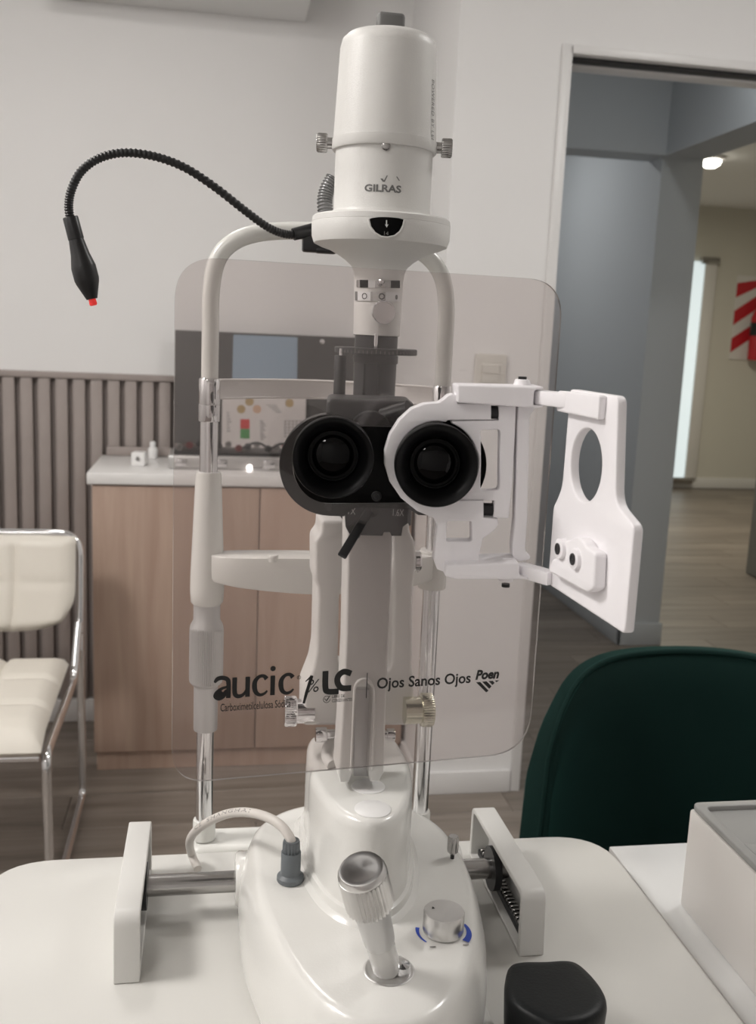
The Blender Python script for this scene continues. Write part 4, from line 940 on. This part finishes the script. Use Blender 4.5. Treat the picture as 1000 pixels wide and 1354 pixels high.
# lettering printed along the cable
P = [np.array(q, float) for q in P]; acc = [0.0]
for i in range(1, len(P)): acc.append(acc[-1] + np.linalg.norm(P[i] - P[i-1]))
me = text_mesh('CE  SHANGHAI', .0, 0, 1.2); co = np.array([v.co[:] for v in me.vertices]); lo, hi = co.min(0), co.max(0)
sA, sB = acc[-1] * .60, acc[-1] * .20
for v in me.vertices:
    sl = sA + (sB - sA) * (v.co.x - lo[0]) / (hi[0] - lo[0]); w_ = (v.co.y - lo[1]) / (hi[1] - lo[1]) - .5
    c = np.array([np.interp(sl, acc, [q[k] for q in P]) for k in range(3)]); c2 = np.array([np.interp(sl - .002, acc, [q[k] for q in P]) for k in range(3)])
    t_ = c2 - c; t_ /= np.linalg.norm(t_); n_ = CAM - c; n_ = n_ + np.array([0, 0, .25]); n_ -= t_ * (n_ @ t_); n_ /= np.linalg.norm(n_); s_ = np.cross(n_, t_)
    a_ = w_ * .0028 / .0037; v.co = Vector(c + (n_ * math.cos(a_) + s_ * math.sin(a_)) * .00375)
add_mesh('cable_print', me, 'print_grey', cbl, None, 0)

# ================================================================== breath shield
SA = 7.0
SH = upright(PF(508, 612, .635), SA)
sroot = empty('breath_shield', SH.p(0, -.26, 0), 'clear acrylic breath shield with black lettering, mounted on the microscope', 'shield')
vt, vb = 1.3405 - SH.o[2], 1.0095 - SH.o[2]; ul, ur = -.1335, .1185
outline = round_poly([(ul, vb), (ur, vb), (ur, vt), (ul, vt)], [.024, .032, .026, .026], 10)
# opening for the eyepieces
h0_, h1_ = SH.uv(440, 666)[1], SH.uv(440, 563)[1]
hl, hr = SH.uv(388, 612)[0], SH.uv(632, 616)[0]; rr_ = (h1_ - h0_) / 2; hm = (h0_ + h1_) / 2
slot = [(hl + rr_ + rr_ * math.cos(t), hm + rr_ * math.sin(t)) for t in np.linspace(PI/2, 3*PI/2, 24)] + [(hr - rr_ + rr_ * math.cos(t), hm + rr_ * math.sin(t)) for t in np.linspace(-PI/2, PI/2, 24)]
TH = .0020
me = plate_mesh([outline, slot], TH, SH, 0.0)
me.materials.append(MATS['acrylic']); me.materials.append(MATS['acrylic_edge'])
nz = Vector(SH.ez)
for p in me.polygons: p.material_index = 0 if abs(p.normal.dot(nz)) > .7 else 1
add_mesh('sheet', me, 'acrylic', sroot, None, 0)
sf_ = Frame(SH.p(0, 0, 0), SH.ex, SH.ey, SH.ez)
SP = lambda x, y: np.array(SH.uv(x, y))
def stext(name, txt, x0, y0, x1, y1, **k):
    """pixel corners: lower left and upper right of the lettering"""
    a, b = SP(x0, y0), SP(x1, y1); return text(name, txt, SH, (a[0], a[1], b[0], b[1]), 'ink', sroot, lift=.0003, **k)
# the large rounded lower-case word, drawn as strokes
o0 = SP(282, 924.5); sx = (SP(397, 919)[0] - o0[0]) / 11.5; L_ = Flat()
def S(pts, w, smooth=True):
    q = [np.array((o0[0] + p[0] * sx, o0[1] + p[1] * sx * .92)) for p in pts]; q = catmull(q, 6) if smooth and len(q) > 2 else q
    ww = w if not hasattr(w, '__len__') else [float(v) for v in np.interp(np.linspace(0, 1, len(q)), np.linspace(0, 1, len(w)), w)]
    L_.rib(q, [v * sx * 1.18 for v in ww] if hasattr(ww, '__len__') else ww * sx * 1.18, SH, .0003)
# a : a bowl like a drop, with an arched stem
S([(.15, 2.45), (.5, 2.95), (1.1, 3.1), (1.75, 2.85), (1.95, 2.2), (1.95, .05)], [.25, .5, .5, .5, .5, .52])
S([(1.8, 1.75), (1.0, 1.45), (.45, .95), (.35, .45), (.75, .2), (1.25, .45), (1.75, 1.25)], [.25, .35, .45, .62, .7, .62, .35])
S([(.75, 1.0), (.95, .75), (1.25, .9)], [.35, .7, .5])
# u
S([(2.75, 3.05), (2.75, 1.0), (2.95, .35), (3.45, .22), (3.95, .5), (4.35, 1.2)], [.52, .52, .5, .45, .35, .25]); S([(4.45, 3.05), (4.45, .05)], .52, False)
# c
C_ = lambda ox: S([(ox + 1.75, 2.55), (ox + 1.35, 3.0), (ox + .75, 2.95), (ox + .25, 2.35), (ox + .15, 1.5), (ox + .35, .65), (ox + .9, .22), (ox + 1.5, .4), (ox + 1.85, .8)], [.55, .4, .38, .5, .58, .5, .38, .3, .2])
C_(5.2); C_(8.7)
# i
S([(7.75, 3.0), (7.75, .05)], .52, False); dd = (o0[0] + 7.75 * sx, o0[1] + 3.72 * sx); L_.poly(circle(dd[0], dd[1], .36 * sx, 20), SH, .0003)
L_.build('brand_word', 'ink', sroot)
stext('brand_subtitle', 'Carboximetilcelulosa Sódica', 291.5, 940.8, 384.5, 924.3, bold=.006)
a = SP(395.3, 895.6); fl = Flat(); cc = circle(a[0], a[1], .0012, 20); fl.rib(cc + cc[:1], .00028, SH, .0003); fl.build('registered_mark', 'ink', sroot)
stext('registered_letter', 'R', 393.8, 897.4, 396.8, 893.8)
fl = Flat(); fl.rib([SP(401.5, 930), SP(405, 917), SP(412.5, 893)], [.0016, .0022, .0022], SH, .0003).rib([SP(412, 894), SP(404, 901)], [.0016, .0006], SH, .0003); fl.build('numeral_one', 'ink', sroot)
stext('percent', '%', 407, 915.5, 422.5, 897.5, shear=.15)
lw = .0041; fl = Flat()
fl.rib(catmull([SP(430.5, 887), SP(430.3, 908), SP(433.5, 914.2), SP(448, 914)], 8), lw, SH, .0003)
fl.rib(catmull([SP(464.5, 890.5), SP(455, 888), SP(447.5, 893.5), SP(446.3, 902), SP(452, 909.5), SP(464.5, 909.5)], 8), lw, SH, .0003)
fl.build('badge_letters', 'ink', sroot)
a = SP(432, 924.5); cc = circle(a[0], a[1], .0023, 24); fl = Flat(); fl.rib(cc[3:] + cc[:1], .0004, SH, .0003).rib([SP(429.3, 923.5), SP(431.5, 926.5), SP(436.5, 919.5)], [.0008, .0010, .0005], SH, .0003); fl.build('check_mark', 'ink', sroot)
stext('badge_note', 'LIBRE DE', 439, 922.8, 456, 917.8, bold=.012); stext('badge_note', 'CONSERVANTES', 439, 928.6, 465.5, 922.4, bold=.012)
fl = Flat(); fl.rib([SP(485.8, 889.5), SP(484.2, 923)], .0006, SH, .0003); fl.build('divider', 'ink', sroot)
stext('slogan', 'Ojos Sanos Ojos', 498, 915.5, 623, 888.5, bold=.02)
stext('company_word', 'Poen', 628.5, 899, 660.5, 884, bold=.045, shear=.2)
for q in ([(629.5, 902), (635, 901.5), (646, 913), (643, 915.5)], [(637.5, 901.2), (643.5, 900.7), (650, 907.3), (647, 910.6)], [(646, 900.4), (651.5, 900), (654, 902.8), (651.2, 905.6)], [(654.5, 899.6), (660, 899.3), (656.5, 902)]):
    fl = Flat(); fl.poly([SP(*p) for p in q], SH, .0003); fl.build('company_stripe', 'ink', sroot)

# ================================================================== phone adapter on the right eyepiece
AD = empty('phone_adapter', PF(600, 760, .60), 'white printed phone adapter clamped on an eyepiece, plate swung open', 'adapter')
Zx = lambda x, y: (500 + x / 2.703, 480 + y / 2.703)
AF = Frame(MS.p(0, .018, 0), MS.ex, (0, 0, 1), -MS.ey)
A = lambda L, f=AF: [f.uv(*Zx(*q)) for q in L]
ecx, ecy, er = 212, 355, 147
arcp = lambda a0, a1, r=er, n=24: [(ecx + r * math.cos(math.radians(t)), ecy + r * math.sin(math.radians(t))) for t in np.linspace(a0, a1, n)]
jawA = [(405, 147), (285, 145), (281, 116), (268, 110), (252, 114), (236, 128), (218, 140), (165, 145), (120, 162), (75, 203), (42, 255), (24, 315), (24, 365), (42, 425), (82, 483), (140, 530), (200, 555), (211, 580), (206, 640), (200, 705), (212, 738), (238, 748), (246, 722), (362, 718), (366, 665), (376, 628), (410, 604), (430, 580), (428, 558), (378, 553), (378, 492), (272, 492)] + arcp(66, 282) + [(250, 205), (405, 203)]
holeB = round_poly([np.array(q) for q in [(246, 566), (336, 566), (336, 638), (244, 638)]], 9, 4)
plate('fixed_jaw', [A(jawA), A(holeB)], .0115, AF, 'printed_white', AD, .0009)
AF2 = Frame(AF.p(0, 0, -.0012), AF.ex, AF.ey, AF.ez)
jawB = [(262, 207), (432, 205), (432, 153), (494, 153), (490, 260), (480, 430), (468, 556), (413, 553), (416, 492), (280, 491)] + arcp(62, -69, er + 1)
hole1 = round_poly([np.array(q) for q in [(367, 240), (437, 238), (434, 455), (366, 457), (369, 350)]], [8, 14, 16, 14, 0], 4)
plate('sliding_jaw', [A(jawB, AF2), A(hole1, AF2)], .0095, AF2, 'printed_white', AD, .0009)
for (x0, x1, y) in ((402, 434, 178), (374, 414, 528)):
    p0, p1 = [AF.uv(*Zx(x, y)) for x in (x0, x1)]
    sc = MB().lathe([(.0040, .001), (.0040, .0105), (.0040, .0105)], AF.p(p0[0], p0[1], -.006), AF.ex, 24).build('clamp_screw', 'black_plastic', AD)
    MB().lathe([(.0022, 0), (.0022, p1[0] - p0[0])], AF.p(p0[0], p0[1], -.006), AF.ex, 16).build('thread', 'steel', sc)
# hinge blocks, upright bar
def blk(name, L, d0, d1, m='printed_white', bevel=.0012, rn=.0015):
    f = Frame(MS.p(0, d0, 0), MS.ex, (0, 0, 1), -MS.ey); q = [f.uv(*Zx(*c)) for c in L]
    return plate(name, [round_poly(q, rn, 3)], d1 - d0, f, m, AD, bevel)
tbk = blk('hinge_block', [(284, 78), (560, 84), (590, 84), (594, 92), (560, 97), (556, 152), (592, 150), (592, 158), (556, 160), (285, 143)], .010, .038)
bbk = blk('hinge_block', [(244, 722), (506, 714), (506, 762), (540, 768), (538, 774), (500, 774), (282, 774), (238, 762)], .008, .036)
blk('upright_bar', [(500, 150), (566, 150), (566, 158), (543, 190), (534, 560), (526, 660), (530, 682), (545, 687), (545, 702), (505, 712), (482, 694), (480, 650), (490, 560), (497, 250)], .022, .033, bevel=.001)
for x, y, s, d in ((515, 78, 1, .026), (458, 772, -1, .024), (462, 712, 1, .022)):
    f = Frame(MS.p(0, d, 0), MS.ex, (0, 0, 1), -MS.ey); q = f.uv(*Zx(x, y)); c = MS.p(q[0], d, q[1])
    hc = MB().lathe([(.0058, -.001), (.0045, .0030), (.0040, .0034), (.0001, .0034)] if y != 772 else [(.0045, -.002), (.0045, .001), (.0001, .001)], c, (0, 0, s), 24).build('hinge_boss', 'printed_white', AD)
    if y != 712: MB().lathe([(.0026, .0030), (.0026, .0050), (.0001, .0050)], c, (0, 0, s), 16).build('bolt', 'black_plastic', hc)
# phone plate, swung open at a right angle
pl0 = PF(724, 772, .60); pl1 = PZ(826, 839, pl0[2]); exd = pl1 - pl0; exd /= np.linalg.norm(exd)
PLN = np.array([exd[1], -exd[0], 0.0])
PLN = PLN if PLN @ (CAM - pl0) > 0 else -PLN
PLF = Frame(pl0, exd, (0, 0, 1), PLN)
q = lambda L: [PLF.uv(*Zx(*c)) for c in L]
o1 = q([(690, 100), (846, 118), (816, 525), (826, 552), (917, 598), (880, 968), (605, 790), (612, 690), (640, 475), (660, 420), (672, 240)])
# straight edges of the real thing: square up the traced outline
W1, W2, Hh = .0745, .1030, .1190
xs = [o1[0][0], o1[1][0]]
zl = .0615
o1 = [(0, 0), (.1020, 0), (.1020, .0560), (.0790, .0640), (.0720, .1190), (.0110, .1190), (.0105, .062), (.0045, .053), (0, .048)]
hcx, hcz = .0400, .0785
plate('phone_plate', [round_poly(o1, [.002, .003, .004, .008, .005, .003, .006, .004, .003], 5), circle(hcx, hcz, .0205, 48)], .0058, PLF, 'printed_white', AD, .0011)
PLT = Frame(PLF.p(0, 0, .0045), PLF.ex, PLF.ey, PLF.ez)
plate('top_rib', [round_poly([(.004, .1055), (.0600, .1055), (.0600, .1185), (.004, .1175)], .002)], .0046, PLT, 'printed_white', AD, .001)
PLB = Frame(PLF.p(0, 0, .0075), PLF.ex, PLF.ey, PLF.ez)
bb = [PLB.uv(*Zx(*c)) for c in [(622, 700), (640, 700), (650, 640), (690, 630), (715, 622), (735, 640), (742, 658), (775, 680), (770, 808), (745, 822), (606, 745)]]
plate('bracket', [round_poly(bb, .0025, 4)], .0074, PLB, 'printed_white', AD, .0015)
for c in ((657, 664), (711, 701)):
    u, v = PLB.uv(*Zx(*c)); bs = MB().lathe([(.0062, -.002), (.0058, .002), (.0048, .0024), (.0001, .0024)], PLB.p(u, v, 0), PLN, 28).build('screw_boss', 'printed_white', AD)
    MB().lathe([(.0033, .0023), (.0033, .0030), (.0022, .0030), (.0020, .0027), (.0001, .0027)], PLB.p(u, v, 0), PLN, 20).build('bolt', 'black_plastic', bs)
# arms from the hinges to the plate
def arm(x0, y0, d0, x1, y1, wd, h):
    f = Frame(MS.p(0, d0, 0), MS.ex, (0, 0, 1), -MS.ey); u, v = f.uv(*Zx(x0, y0)); a = MS.p(u, d0, v)
    u, v = PLF.uv(*Zx(x1, y1)); b_ = PLF.p(u, v, -.001); b_[2] = a[2]; e = b_ - a; l = np.linalg.norm(e); e /= l; n2 = np.array([-e[1], e[0], 0])
    MB().box((0, -wd / 2, -h / 2), (l, wd / 2, h / 2), .001, 2, Frame(a, e, n2, (0, 0, 1))).build('hinge_arm', 'printed_white', AD)
arm(556, 119, .024, 700, 122, .010, .0085); arm(500, 735, .022, 622, 738, .010, .0082)
